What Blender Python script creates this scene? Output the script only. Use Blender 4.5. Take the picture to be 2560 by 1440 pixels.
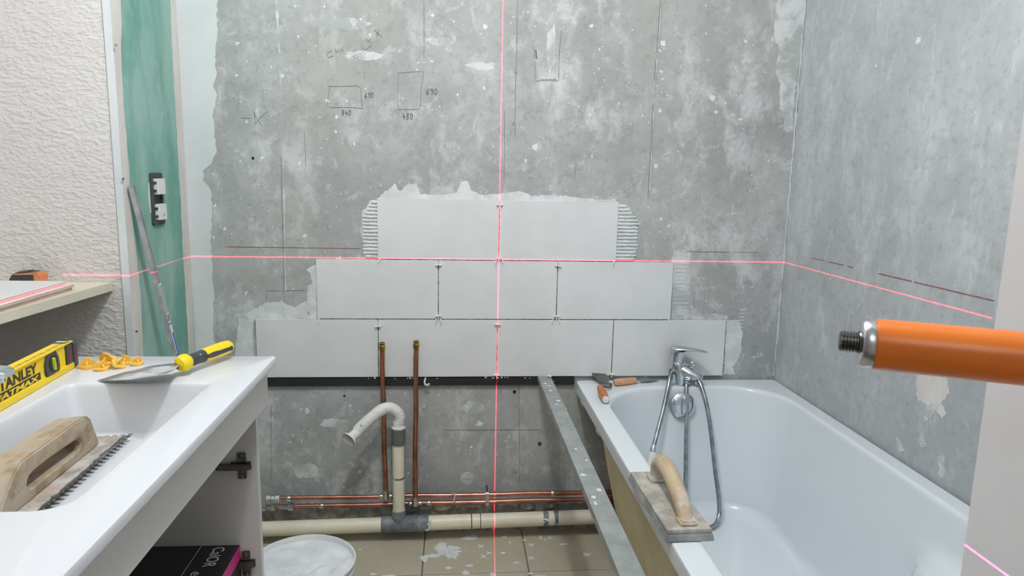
import bpy, bmesh, math, random
from mathutils import Vector, Matrix, noise

# ------------------------------------------------------------------ clear
for o in list(bpy.data.objects):
    bpy.data.objects.remove(o, do_unlink=True)
SC = bpy.context.scene
COL = SC.collection
V3 = Vector

# ------------------------------------------------------------------ camera
cam_d = bpy.data.cameras.new('camera')
cam = bpy.data.objects.new('camera', cam_d)
COL.objects.link(cam)
yaw, pitch, roll = 0.0860697, 0.1630737, 0.0205150
fw = V3((math.sin(yaw) * math.cos(pitch), math.cos(yaw) * math.cos(pitch), -math.sin(pitch)))
rt = V3((math.cos(yaw), -math.sin(yaw), 0))
up = rt.cross(fw)
r2 = rt * math.cos(roll) + up * math.sin(roll)
u2 = -rt * math.sin(roll) + up * math.cos(roll)
m = Matrix((r2, u2, -fw)).transposed().to_4x4()
m.translation = V3((-0.15167, -2.30184, 1.25739))
cam.matrix_world = m
cam_d.sensor_width = 36.0
cam_d.lens = 1725.76 / 2560 * 36.0
cam_d.clip_start = 0.02
cam_d.clip_end = 30
cam_d.dof.use_dof = True
cam_d.dof.focus_distance = 2.2
cam_d.dof.aperture_fstop = 19.0
SC.camera = cam

# ------------------------------------------------------------------ world, lamp, laser, exposure
w = bpy.data.worlds.new('world')
SC.world = w
w.use_nodes = True
w.node_tree.nodes['Background'].inputs[0].default_value = (0.62, 0.66, 0.70, 1)
w.node_tree.nodes['Background'].inputs[1].default_value = 0.25

SC.view_settings.view_transform = 'Standard'
SC.view_settings.look = 'None'
SC.view_settings.exposure = 0.0
SC.view_settings.gamma = 1.0
SC.view_settings.use_curve_mapping = False
SC.cycles.max_bounces = 8
SC.cycles.diffuse_bounces = 4
SC.cycles.glossy_bounces = 3
SC.cycles.transmission_bounces = 4
SC.cycles.caustics_reflective = False
SC.cycles.caustics_refractive = False

LAMP = V3((-0.18, -1.28, 2.46))
ld = bpy.data.lights.new('ceiling_bulb_light', 'POINT')
ld.energy = 42
ld.color = (0.955, 0.968, 1.0)
ld.shadow_soft_size = 0.055
lo = bpy.data.objects.new('ceiling_bulb_light', ld)
COL.objects.link(lo)
lo.location = LAMP

# unseen fill light added in the hallway to lift the lower surfaces
hd = bpy.data.lights.new('hall_fill_light', 'POINT')
hd.energy = 7
hd.color = (0.93, 0.97, 1.0)
hd.shadow_soft_size = 0.25
ho = bpy.data.objects.new('hall_fill_light', hd)
COL.objects.link(ho)
ho.location = (-0.2, -2.85, 1.95)

# cross-line laser standing under the camera: one horizontal and one vertical fan of red light
zd = bpy.data.lights.new('cross_line_laser', 'POINT')
zd.energy = 22.0
zd.shadow_soft_size = 0.0
zd.use_nodes = True
nt = zd.node_tree
for n in list(nt.nodes):
    nt.nodes.remove(n)
out = nt.nodes.new('ShaderNodeOutputLight')
em = nt.nodes.new('ShaderNodeEmission')
em.inputs['Color'].default_value = (1.0, 0.012, 0.085, 1)
tc = nt.nodes.new('ShaderNodeTexCoord')
sep = nt.nodes.new('ShaderNodeSeparateXYZ')
nt.links.new(tc.outputs['Normal'], sep.inputs[0])
def lmath(op, a, b=None):
    n = nt.nodes.new('ShaderNodeMath')
    n.operation = op
    for i, v in enumerate((a, b)):
        if v is None:
            continue
        if isinstance(v, (int, float)):
            n.inputs[i].default_value = v
        else:
            nt.links.new(v, n.inputs[i])
    return n.outputs[0]
def gauss(sock, width):
    t = lmath('DIVIDE', sock, width)
    return lmath('EXPONENT', lmath('MULTIPLY', lmath('MULTIPLY', t, t), -1.0))
fan = lmath('ADD', lmath('MULTIPLY', gauss(sep.outputs['Z'], 0.00080), 1.0), lmath('MULTIPLY', gauss(sep.outputs['X'], 0.00075), 1.0))
LASER_STRENGTH = 38.0
nt.links.new(lmath('MULTIPLY', fan, LASER_STRENGTH), em.inputs['Strength'])
nt.links.new(em.outputs[0], out.inputs[0])
zo = bpy.data.objects.new('cross_line_laser', zd)
COL.objects.link(zo)
zo.location = (-0.104, -2.25, 0.9735)
zo.rotation_euler = (0, 0, -math.atan(0.0463))

# ------------------------------------------------------------------ materials
MATS = {}
def srgb(r, g, b):
    f = lambda c: (c / 12.92 if c <= 0.04045 else ((c + 0.055) / 1.055) ** 2.4)
    return (f(r / 255), f(g / 255), f(b / 255), 1)
class Mat:
    def __init__(self, name, rough=0.6, metal=0.0, spec=0.5):
        self.m = bpy.data.materials.new(name)
        self.m.use_nodes = True
        self.t = self.m.node_tree
        self.b = self.t.nodes['Principled BSDF']
        self.b.inputs['Roughness'].default_value = rough
        self.b.inputs['Metallic'].default_value = metal
        self.b.inputs['Specular IOR Level'].default_value = spec
        self._co = None
        MATS[name] = self.m
    def co(self, scale=(1, 1, 1), rot=(0, 0, 0)):
        if self._co is None:
            self._co = self.t.nodes.new('ShaderNodeTexCoord').outputs['Object']
        if scale == (1, 1, 1) and rot == (0, 0, 0):
            return self._co
        mp = self.t.nodes.new('ShaderNodeMapping')
        mp.inputs['Scale'].default_value = scale
        mp.inputs['Rotation'].default_value = rot
        self.t.links.new(self._co, mp.inputs[0])
        return mp.outputs[0]
    def noise(self, scale, detail=4, rough=0.55, co=None, dist=0.0):
        n = self.t.nodes.new('ShaderNodeTexNoise')
        n.inputs['Scale'].default_value = scale
        n.inputs['Detail'].default_value = detail
        n.inputs['Roughness'].default_value = rough
        n.inputs['Distortion'].default_value = dist
        self.t.links.new(co or self.co(), n.inputs['Vector'])
        return n.outputs['Fac']
    def warp(self, co, scale, amp):
        n = self.t.nodes.new('ShaderNodeTexNoise')
        n.inputs['Scale'].default_value = scale
        n.inputs['Detail'].default_value = 1
        self.t.links.new(co, n.inputs['Vector'])
        s = self.t.nodes.new('ShaderNodeVectorMath'); s.operation = 'SUBTRACT'
        self.t.links.new(n.outputs['Color'], s.inputs[0]); s.inputs[1].default_value = (.5, .5, .5)
        k = self.t.nodes.new('ShaderNodeVectorMath'); k.operation = 'SCALE'
        self.t.links.new(s.outputs[0], k.inputs[0]); k.inputs['Scale'].default_value = amp
        a = self.t.nodes.new('ShaderNodeVectorMath'); a.operation = 'ADD'
        self.t.links.new(co, a.inputs[0]); self.t.links.new(k.outputs[0], a.inputs[1])
        return a.outputs[0]
    def voro(self, scale, co=None, feature='F1'):
        n = self.t.nodes.new('ShaderNodeTexVoronoi')
        n.feature = feature
        n.inputs['Scale'].default_value = scale
        self.t.links.new(co or self.co(), n.inputs['Vector'])
        return n
    def math(self, op, a, b=None, c=None):
        n = self.t.nodes.new('ShaderNodeMath'); n.operation = op
        for i, v in enumerate((a, b, c)):
            if v is None: continue
            if isinstance(v, (int, float)): n.inputs[i].default_value = v
            else: self.t.links.new(v, n.inputs[i])
        return n.outputs[0]
    def map(self, f, a, b, c=0.0, d=1.0):
        n = self.t.nodes.new('ShaderNodeMapRange')
        n.interpolation_type = 'SMOOTHSTEP'
        self.t.links.new(f, n.inputs['Value'])
        for k, v in (('From Min', a), ('From Max', b), ('To Min', c), ('To Max', d)):
            n.inputs[k].default_value = v
        return n.outputs['Result']
    def mix(self, f, a, b, blend='MIX'):
        n = self.t.nodes.new('ShaderNodeMix'); n.data_type = 'RGBA'; n.blend_type = blend
        if isinstance(f, (int, float)): n.inputs[0].default_value = f
        else: self.t.links.new(f, n.inputs[0])
        for i, v in ((6, a), (7, b)):
            if isinstance(v, tuple): n.inputs[i].default_value = v
            else: self.t.links.new(v, n.inputs[i])
        return n.outputs[2]
    def axis(self, i):
        s = self.t.nodes.new('ShaderNodeSeparateXYZ')
        self.t.links.new(self.co(), s.inputs[0])
        return s.outputs[i]
    def color(self, c):
        if isinstance(c, tuple): self.b.inputs['Base Color'].default_value = c
        else: self.t.links.new(c, self.b.inputs['Base Color'])
        return self
    def rough(self, f):
        self.t.links.new(f, self.b.inputs['Roughness']); return self
    def bump(self, h, strength=0.3, dist=0.002):
        n = self.t.nodes.new('ShaderNodeBump')
        n.inputs['Strength'].default_value = strength
        n.inputs['Distance'].default_value = dist
        self.t.links.new(h, n.inputs['Height'])
        self.t.links.new(n.outputs[0], self.b.inputs['Normal'])
        return self

def plain(name, c, rough=0.5, metal=0.0, var=0.08, scale=25, bump=0.0, spec=0.5):
    """one colour with a slight procedural mottling"""
    M = Mat(name, rough, metal, spec)
    n = M.noise(scale, 4)
    dark = tuple(x * (1 - var) for x in c[:3]) + (1,)
    light = tuple(min(1, x * (1 + var)) for x in c[:3]) + (1,)
    M.color(M.mix(M.map(n, .35, .65), dark, light))
    if bump: M.bump(n, bump, 0.002)
    return M

def concrete(name, base, dark, light, chips=1.0, streak=0.0, green=None):
    M = Mat(name, 0.85, 0, 0.25)
    co = M.co()
    cw = M.warp(co, 5, 0.05)
    n1 = M.noise(2.3, 6, 0.64, cw)
    c = M.mix(M.map(n1, .36, .64), dark, base)
    st = M.co((2.6, 2.6, 1.0)) if streak else co
    sw = M.warp(st, 9, 0.07)
    n2 = M.noise(4.5 if not streak else 3.2, 6, 0.66, sw if streak else M.warp(M.co((1.5, 1, .8)), 9, 0.07))
    c = M.mix(M.math('MULTIPLY', M.map(n2, .50, .64), .75 if not streak else .45), c, light)
    n2b = M.noise(12, 6, 0.75, sw)
    c = M.mix(M.math('MULTIPLY', M.map(n2b, .55, .63), .55 if not streak else .35), c, light)
    n6 = M.noise(8, 6, 0.72, cw)
    c = M.mix(M.math('MULTIPLY', M.map(n6, .40, .58, 1.0, 0.0), .26), c, tuple(x * .74 for x in dark[:3]) + (1,))
    n5 = M.noise(1.3, 2, .5, co)
    c = M.mix(M.math('MULTIPLY', M.map(n5, .45, .7), .45), c, green or dark)
    n3 = M.noise(40, 5, 0.75, co)
    c = M.mix(M.math('MULTIPLY', M.map(n3, .50, .66), .34), c, tuple(x * .62 for x in dark[:3]) + (1,))
    # small chips of white paint left on the surface
    white = srgb(232, 236, 236)
    cc = M.warp(co, 70, 0.020)
    for sc, lo_, hi_, lim in ((17, .86, 1.0, .25), (36, .83, 1.0, .26), (85, .82, 1.0, .27)):
        if sc == 85 and streak: continue
        v = M.voro(sc, cc)
        sp = M.t.nodes.new('ShaderNodeSeparateColor')
        M.t.links.new(v.outputs['Color'], sp.inputs[0])
        th = 1 - (1 - lo_) * chips
        keep = M.map(sp.outputs[0], th, 1.0, 0.0, lim)
        keep = M.math('MULTIPLY', keep, M.map(n5, .36, .58, .8, 1.0))
        chip = M.map(M.math('SUBTRACT', keep, v.outputs['Distance']), 0.0, 0.04)
        c = M.mix(M.math('MULTIPLY', chip, .85), c, white)
        if sc == 40:
            keep = M.map(sp.outputs[1], .95, 1.0, 0, .12)
            pit = M.map(M.math('SUBTRACT', keep, v.outputs['Distance']), 0, .03)
            c = M.mix(M.math('MULTIPLY', pit, .55), c, srgb(80, 80, 76))
    M.color(c)
    M.bump(n3, 0.30, 0.003)
    return M

Cb = concrete('concrete_back', srgb(187, 190, 188), srgb(166, 169, 167), srgb(218, 220, 220), 1.0, 0.0, srgb(171, 172, 163))
Cr = concrete('concrete_side', srgb(198, 202, 203), srgb(181, 185, 186), srgb(221, 224, 225), 0.05, 1.0, srgb(160, 168, 171))

M = Mat('rough_plaster', 0.9, 0, 0.2)     # crepi
cs = M.co((1.0, 1.0, 1.7), (0, .5, 0))
n = M.noise(70, 2, .45, cs); nb = M.noise(26, 2, .5, cs)
M.color(M.mix(M.map(M.noise(3, 4), .3, .7), srgb(215, 212, 208), srgb(222, 220, 217)))
M.bump(M.math('ADD', M.map(n, .40, .68), M.math('MULTIPLY', M.map(nb, .4, .7), .7)), .40, .0040)

M = Mat('green_board', 0.8, 0, 0.25)
cs = M.co((3, 3, 0.9))
n = M.noise(2.6, 6, .6, M.warp(cs, 3, .3))
c = M.mix(M.map(n, .36, .64), srgb(118, 172, 155), srgb(160, 197, 186))
n2 = M.noise(30, 4)
M.color(M.mix(M.math('MULTIPLY', M.map(n2, .5, .8), .25), c, srgb(190, 212, 205)))

M = Mat('filler_cream', 0.85, 0, .2)
n = M.noise(5, 5, .55, M.co((3, 3, 1)))
M.color(M.mix(M.map(n, .3, .7), srgb(216, 211, 204), srgb(229, 225, 220)))
M = Mat('filler_white', 0.85, 0, .2)
n = M.noise(4, 5, .55)
M.color(M.mix(M.map(n, .3, .7), srgb(208, 216, 216), srgb(224, 229, 229))); M.bump(n, .2, .002)
M = Mat('adhesive', 0.8, 0, .3)
n = M.noise(22, 6, .6)
M.color(M.mix(M.map(n, .3, .7), srgb(205, 210, 209), srgb(229, 232, 232))); M.bump(M.noise(60, 4), .4, .002)
M = Mat('adhesive_thin', 0.85, 0, .2)
n = M.noise(14, 6, .65, M.co((1, 1, 2.2)))
M.color(M.mix(M.map(n, .4, .6), srgb(186, 191, 189), srgb(213, 217, 216)))
M = Mat('smear_pale', 0.85, 0, .2)
n = M.noise(9, 6, .7, M.warp(M.co(), 12, .06))
M.color(M.mix(M.map(n, .42, .60), srgb(178, 183, 180), srgb(218, 221, 220)))
M = Mat('joint_mortar', 0.9, 0, .2)
n = M.noise(60, 6, .65)
M.color(M.mix(M.map(n, .42, .6), srgb(96, 98, 96), srgb(176, 180, 178))); M.bump(n, .6, .002)
plain('wall_white', srgb(226, 225, 222), .8, var=.02)
plain('jamb_white', srgb(234, 235, 236), .6, var=.015, scale=8)
plain('ceiling_white', srgb(238, 238, 236), .9, var=.02)
M = Mat('wall_tile', 0.32, 0, .5)
n = M.noise(6, 4)
M.color(M.mix(M.map(n, .35, .65), srgb(221, 224, 223), srgb(228, 230, 230))); M.bump(M.noise(160, 2), .05, .001)
plain('tile_biscuit', srgb(214, 190, 178), .8, var=.06)
M = Mat('floor_tile', 0.5, 0, .4)
n = M.noise(3, 6, .6); n2 = M.noise(40, 5, .65)
c = M.mix(M.map(n, .35, .65), srgb(182, 174, 153), srgb(194, 187, 167))
M.color(M.mix(M.math('MULTIPLY', M.map(n2, .55, .72), .5), c, srgb(206, 200, 188))); M.bump(n2, .08, .001)
plain('floor_joint', srgb(120, 112, 100), .9, var=.15, scale=80)
plain('floor_screed', srgb(150, 145, 138), .9, var=.1)
plain('pencil', srgb(98, 102, 100), .7, var=.2, scale=90)
plain('crack_shade', srgb(128, 131, 128), .9, var=.2, scale=60)
plain('red_chalk', srgb(158, 96, 92), .8, var=.25, scale=60)
plain('red_chalk_faint', srgb(160, 132, 130), .8, var=.2, scale=60)
plain('black_batten', srgb(34, 36, 37), .55, var=.12)
plain('dark_hole', srgb(40, 38, 35), .9)
plain('rust', srgb(120, 74, 48), .9, var=.3, scale=200)
M = Mat('dirt_mortar', 0.95, 0, .1)
n = M.noise(28, 6, .65); n2 = M.noise(8, 4)
c = M.mix(M.map(n, .38, .62), srgb(148, 143, 130), srgb(202, 198, 188))
M.color(M.mix(M.math('MULTIPLY', M.map(n2, .5, .62), .7), c, srgb(140, 146, 148))); M.bump(n, .8, .006)
M = Mat('foam_tan', 0.95, 0, .1)
n = M.noise(40, 5, .6); M.color(M.mix(M.map(n, .35, .65), srgb(196, 172, 148), srgb(228, 212, 194))); M.bump(n, .8, .005)
# metals and plastics
M = Mat('chrome', 0.09, 1.0); M.color(srgb(206, 212, 216)); M.rough(M.map(M.noise(35, 5), .3, .75, .06, .26))
M = Mat('hose_steel', 0.28, 1.0); M.color(M.mix(M.map(M.noise(40, 3), .3, .7), srgb(138, 145, 150), srgb(176, 183, 187)))
M = Mat('copper', 0.34, 1.0)
n = M.noise(16, 6, .65, M.co((1, 1, .5)))
M.color(M.mix(M.map(n, .34, .62), srgb(146, 100, 80), srgb(208, 146, 116))); M.rough(M.map(n, .3, .7, .5, .28))
M = Mat('copper_run', 0.3, 1.0)
n = M.noise(9, 6, .65, M.co((.6, 1, 1)))
M.color(M.mix(M.map(n, .34, .6), srgb(142, 92, 80), srgb(208, 146, 126))); M.rough(M.map(n, .3, .7, .42, .22))
plain('solder', srgb(205, 200, 190), .3, 1.0, .15, 90)
plain('brass', srgb(180, 150, 84), .32, 1.0, .18, 60)
plain('valve_steel', srgb(200, 203, 204), .3, 1.0, .15, 60)
M = Mat('galvanised', 0.46, 0.5)
n = M.noise(14, 6, .6); n2 = M.noise(60, 4, .7)
c = M.mix(M.map(n, .3, .7), srgb(150, 157, 154), srgb(176, 182, 179))
M.color(M.mix(M.math('MULTIPLY', M.map(n2, .62, .72), .6), c, srgb(214, 217, 215))); M.rough(M.map(n2, .4, .7, .36, .6))
plain('bare_steel', srgb(150, 156, 158), .32, 1.0, .12, 30)
plain('dull_steel', srgb(120, 122, 120), .4, 1.0, .2, 30)
M = Mat('smeared_steel', .45, .55)
n = M.noise(30, 5, .62, M.co((.45, 1.6, 1), (0, 0, .35)))
M.color(M.mix(M.map(n, .42, .58), srgb(140, 146, 148), srgb(214, 217, 218))); M.rough(M.map(n, .4, .6, .28, .65))
plain('hinge_steel', srgb(138, 134, 126), .35, 1.0, .12, 60)
plain('aluminium', srgb(206, 208, 210), .25, 1.0, .05, 60)
plain('stud_steel', srgb(118, 118, 116), .3, 1.0, .1, 60)
M = Mat('profile_zinc', .45, .25)
n = M.noise(30, 4, .6); M.color(M.mix(M.map(n, .3, .7), srgb(168, 174, 176), srgb(200, 205, 207)))
M = Mat('orange_lacquer', .26, 0, .5); M.color(M.mix(M.map(M.noise(9, 3), .3, .7), srgb(233, 120, 34), srgb(240, 130, 42)))
plain('pvc_cream', srgb(236, 230, 208), .38, 0, .04, 12)
M = Mat('pvc_grey', .5)
n = M.noise(24, 5, .65); M.color(M.mix(M.map(n, .35, .65), srgb(98, 106, 110), srgb(136, 144, 148)))
plain('pvc_dark', srgb(104, 108, 108), .5, 0, .08, 40)
plain('pvc_white', srgb(228, 229, 226), .45, 0, .03, 20)
plain('spacer_white', srgb(240, 241, 240), .5, 0, .02, 60)
# sanitary ware and furniture
plain('tub_acrylic', srgb(226, 233, 237), .16, 0, .008, 4, spec=.5)
plain('tub_shell', srgb(222, 209, 172), .7, 0, .07, 7)
plain('basin_resin', srgb(223, 226, 230), .18, 0, .006, 4)
plain('cabinet_white', srgb(226, 225, 223), .35, 0, .015, 5)
plain('shelf_board', srgb(222, 216, 196), .55, 0, .03, 12)
plain('pine', srgb(205, 170, 112), .7, 0, .12, 22)
M = Mat('worn_wood', .7)
n = M.noise(9, 6, .6, M.co((3, .8, 3))); n2 = M.noise(18, 5, .65)
c = M.mix(M.map(n, .3, .7), srgb(178, 156, 126), srgb(198, 180, 152))
M.color(M.mix(M.math('MULTIPLY', M.map(n2, .44, .58), .8), c, srgb(208, 202, 192))); M.bump(n2, .3, .002)
M = Mat('dirty_wood', .85)
n = M.noise(14, 6, .62, M.co((2, .8, 2))); n2 = M.noise(26, 6, .65)
c = M.mix(M.map(n, .32, .68), srgb(150, 126, 96), srgb(190, 172, 146))
c = M.mix(M.math('MULTIPLY', M.map(n2, .42, .62), .7), c, srgb(176, 168, 154))
M.color(M.mix(M.math('MULTIPLY', M.map(M.noise(11, 4), .58, .68), .6), c, srgb(120, 98, 70))); M.bump(n2, .7, .003)
M = Mat('dirty_blade', .75, .15)
n = M.noise(20, 6, .65); n2 = M.noise(9, 4)
c = M.mix(M.map(n, .35, .65), srgb(150, 144, 136), srgb(206, 203, 197))
M.color(M.mix(M.math('MULTIPLY', M.map(n2, .55, .66), .55), c, srgb(176, 140, 112))); M.bump(n, .5, .002)
M = Mat('varnished_handle', .4)
n = M.noise(20, 5, .6, M.co((1, .4, 1))); M.color(M.mix(M.map(n, .3, .7), srgb(178, 98, 56), srgb(208, 132, 84)))
plain('pale_handle', srgb(206, 160, 124), .5, 0, .12, 30)
M = Mat('float_rubber', .8); n = M.noise(16, 5, .6)
M.color(M.mix(M.map(n, .35, .65), srgb(124, 130, 130), srgb(162, 166, 164)))
M = Mat('float_board', .85); n = M.noise(16, 6, .65)
c = M.mix(M.map(n, .35, .65), srgb(150, 145, 136), srgb(200, 195, 186)); M.color(M.mix(M.math('MULTIPLY', M.map(M.noise(10, 4), .5, .62), .6), c, srgb(150, 148, 142))); M.bump(n, .4, .002)
plain('level_yellow', srgb(246, 212, 20), .35, 0, .02, 10)
plain('trowel_yellow', srgb(248, 214, 30), .35, 0, .02, 10)
plain('cap_yellow', srgb(240, 194, 84), .4, 0, .03, 30)
plain('dark_plastic', srgb(66, 70, 72), .5, 0, .15, 60)
plain('black_print', srgb(48, 40, 22), .5)
plain('red_insert', srgb(160, 40, 44), .5)
M = Mat('vial_green', .1, 0, .5); M.color(srgb(200, 226, 60)); M.b.inputs['Transmission Weight'].default_value = .3
plain('cardboard_black', srgb(30, 30, 31), .35, 0, .1, 20)
M = Mat('box_print', .3)      # dark picture printed on the box lid
n = M.noise(9, 2, .4, M.co((1, 1, 1)), .6)
M.color(M.mix(M.map(n, .56, .62), srgb(28, 28, 30), srgb(150, 112, 92)))
plain('box_pink', srgb(206, 44, 134), .4, 0, .03, 20)
plain('print_white', srgb(222, 222, 222), .5)
plain('tape_orange', srgb(216, 140, 96), .45, 0, .1, 40)
plain('label_white', srgb(226, 228, 228), .5, 0, .03, 60)
plain('label_blue', srgb(58, 112, 196), .5, 0, .06, 60)
plain('bucket_plastic', srgb(228, 230, 228), .35, 0, .02, 12)
M = Mat('paste', .5, 0, .4); n = M.noise(12, 6, .6)
M.color(M.mix(M.map(n, .35, .65), srgb(212, 217, 221), srgb(234, 237, 239))); M.bump(M.noise(16, 6, .6, M.warp(M.co(), 6, .08)), .35, .012)
plain('socket_white', srgb(238, 238, 237), .35, 0, .01, 30)
plain('green_bottle', srgb(40, 62, 50), .3, 0, .15, 40)
plain('grey_block', srgb(176, 176, 172), .7, 0, .08, 40)

# ------------------------------------------------------------------ mesh helpers
def org(o):
    p = V3((0, 0, 0))
    while o is not None:
        p += o.location
        o = o.parent
    return p
def tag(o, label=None, cat=None, group=None, kind=None):
    if label: o['label'] = label
    if cat: o['category'] = cat
    if group: o['group'] = group
    if kind: o['kind'] = kind
    return o
def thing(name, label, cat, loc, group=None):
    o = bpy.data.objects.new(name, None)
    o.empty_display_size = .05
    COL.objects.link(o)
    o.location = loc
    return tag(o, label, cat, group)

class MB:
    def __init__(self):
        self.v, self.f = [], []
    def add(self, vs, fs):
        k = len(self.v)
        self.v += [V3(p) for p in vs]
        self.f += [tuple(i + k for i in f) for f in fs]
        return self
    def box(self, lo, hi):
        (x0, y0, z0), (x1, y1, z1) = lo, hi
        return self.add([(x0, y0, z0), (x1, y0, z0), (x1, y1, z0), (x0, y1, z0), (x0, y0, z1), (x1, y0, z1), (x1, y1, z1), (x0, y1, z1)],
                        [(3, 2, 1, 0), (4, 5, 6, 7), (0, 1, 5, 4), (1, 2, 6, 5), (2, 3, 7, 6), (3, 0, 4, 7)])
    def obox(self, c, ax, ay, az):
        c, ax, ay, az = V3(c), V3(ax), V3(ay), V3(az)
        s = [(-1, -1, -1), (1, -1, -1), (1, 1, -1), (-1, 1, -1), (-1, -1, 1), (1, -1, 1), (1, 1, 1), (-1, 1, 1)]
        return self.add([c + ax * a + ay * b + az * d for a, b, d in s],
                        [(3, 2, 1, 0), (4, 5, 6, 7), (0, 1, 5, 4), (1, 2, 6, 5), (2, 3, 7, 6), (3, 0, 4, 7)])
    def loft(self, rings, cap0=True, cap1=True):
        k = len(self.v); n = len(rings[0])
        for r in rings: self.v += [V3(p) for p in r]
        for i in range(len(rings) - 1):
            for j in range(n):
                a, b = k + i * n + j, k + i * n + (j + 1) % n
                self.f.append((a, b, b + n, a + n))
        if cap0: self.f.append(tuple(k + j for j in reversed(range(n))))
        if cap1: self.f.append(tuple(k + (len(rings) - 1) * n + j for j in range(n)))
        return self
    def tube(self, pts, r, n=12, cap=True, sx=1.0, up=None):
        pts = [V3(p) for p in pts]
        rs = r if isinstance(r, (list, tuple)) else [r] * len(pts)
        rings = []
        t0 = (pts[1] - pts[0]).normalized()
        u = V3(up) if up else (V3((0, 0, 1)) if abs(t0.z) < .9 else V3((1, 0, 0)))
        for i, p in enumerate(pts):
            t = (pts[min(i + 1, len(pts) - 1)] - pts[max(i - 1, 0)]).normalized()
            u = (u - t * u.dot(t)).normalized()
            s = t.cross(u)
            rings.append([p + (u * math.cos(2 * math.pi * j / n) + s * sx * math.sin(2 * math.pi * j / n)) * rs[i] for j in range(n)])
        return self.loft(rings, cap, cap)
    def lathe(self, prof, base, axis=(0, 0, 1), n=24, cap0=True, cap1=True):
        base = V3(base); a = V3(axis).normalized()
        u = a.orthogonal().normalized(); s = a.cross(u)
        return self.loft([[base + a * z + (u * math.cos(2 * math.pi * j / n) + s * math.sin(2 * math.pi * j / n)) * r for j in range(n)] for r, z in prof], cap0, cap1)
    def prism(self, poly, off):
        off = V3(off); n = len(poly)
        p = [V3(q) for q in poly]
        return self.add(p + [q + off for q in p], [tuple(reversed(range(n))), tuple(range(n, 2 * n))] + [(j, (j + 1) % n, n + (j + 1) % n, n + j) for j in range(n)])
    def frame(self, outer, inner, off):
        """a plate with a hole: two outlines with as many points each"""
        off = V3(off); n = len(outer)
        o = [V3(q) for q in outer]; i = [V3(q) for q in inner]
        vs = o + i + [q + off for q in o] + [q + off for q in i]
        fs = []
        for j in range(n):
            k = (j + 1) % n
            fs += [(j, n + j, n + k, k), (2 * n + j, 2 * n + k, 3 * n + k, 3 * n + j), (j, k, 2 * n + k, 2 * n + j), (n + k, n + j, 3 * n + j, 3 * n + k)]
        return self.add(vs, fs)
    def ribbon(self, pts, width, nrm, t=.0004):
        nrm = V3(nrm); pts = [V3(p) for p in pts]
        L, R = [], []
        for i, p in enumerate(pts):
            d = (pts[min(i + 1, len(pts) - 1)] - pts[max(i - 1, 0)]).normalized()
            s = nrm.cross(d).normalized() * width * .5
            L.append(p + s); R.append(p - s)
        k = len(self.v); n = len(pts)
        self.v += [p + nrm * t for p in L] + [p + nrm * t for p in R]
        for i in range(n - 1): self.f.append((k + i, k + n + i, k + n + i + 1, k + i + 1))
        return self
    def build(self, name, mat, parent=None, smooth=35, bevel=0, seg=2, jitter=0, jscale=20, sub=0):
        me = bpy.data.meshes.new(name)
        me.from_pydata([tuple(p) for p in self.v], [], self.f)
        bm = bmesh.new(); bm.from_mesh(me)
        bmesh.ops.remove_doubles(bm, verts=bm.verts, dist=1e-6)
        bmesh.ops.recalc_face_normals(bm, faces=bm.faces)
        if bevel:
            es = [e for e in bm.edges if len(e.link_faces) == 2 and e.calc_face_angle(0) > .45]
            bmesh.ops.bevel(bm, geom=es, offset=bevel, segments=seg, affect='EDGES', clamp_overlap=True)
        if sub:
            bmesh.ops.subdivide_edges(bm, edges=bm.edges[:], cuts=sub, use_grid_fill=True)
        if jitter:
            for v in bm.verts:
                v.co += noise.noise_vector(v.co * jscale) * jitter
        if parent:
            p = org(parent)
        elif bm.verts:
            xs = [v.co.x for v in bm.verts]; ys = [v.co.y for v in bm.verts]
            p = V3(((min(xs) + max(xs)) / 2, (min(ys) + max(ys)) / 2, min(v.co.z for v in bm.verts)))
            if name.startswith(('wall', 'floor', 'ceiling', 'trim')): p = V3((0, 0, 0))
        bmesh.ops.translate(bm, verts=bm.verts, vec=-p)
        bm.to_mesh(me); bm.free()
        if smooth:
            me.shade_smooth(); me.set_sharp_from_angle(angle=math.radians(smooth))
        me.materials.append(MATS[mat])
        o = bpy.data.objects.new(name, me)
        COL.objects.link(o)
        if parent: o.parent = parent
        else: o.location = p
        return o

def spline(pts, per=8):
    """Catmull-Rom through the points"""
    P = [V3(p) for p in pts]
    P = [P[0] * 2 - P[1]] + P + [P[-1] * 2 - P[-2]]
    out = []
    for i in range(1, len(P) - 2):
        for k in range(per):
            t = k / per
            a, b, c, d = P[i - 1], P[i], P[i + 1], P[i + 2]
            out.append(.5 * ((2 * b) + (c - a) * t + (2 * a - 5 * b + 4 * c - d) * t * t + (3 * b - a - 3 * c + d) * t ** 3))
    out.append(P[-2])
    return out
def resample(pts, step):
    out = [pts[0]]; acc = 0
    for a, b in zip(pts, pts[1:]):
        L = (b - a).length; d = step - acc
        while d <= L:
            out.append(a + (b - a) * (d / L)); d += step
        acc = (acc + L) % step
    return out
def rrect(x0, x1, y0, y1, r, n=8, z=0.0):
    """rounded rectangle, counter-clockwise; r one radius or four (x1y1, x0y1, x0y0, x1y0)"""
    rs = r if isinstance(r, (list, tuple)) else [r] * 4
    out = []
    for (cx, cy, a0), q in zip(((x1, y1, 0), (x0, y1, 90), (x0, y0, 180), (x1, y0, 270)), rs):
        ccx = cx - q if cx == x1 else cx + q
        ccy = cy - q if cy == y1 else cy + q
        for k in range(n + 1):
            a = math.radians(a0 + 90 * k / n)
            out.append(V3((ccx + q * math.cos(a), ccy + q * math.sin(a), z)))
    return out
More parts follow.
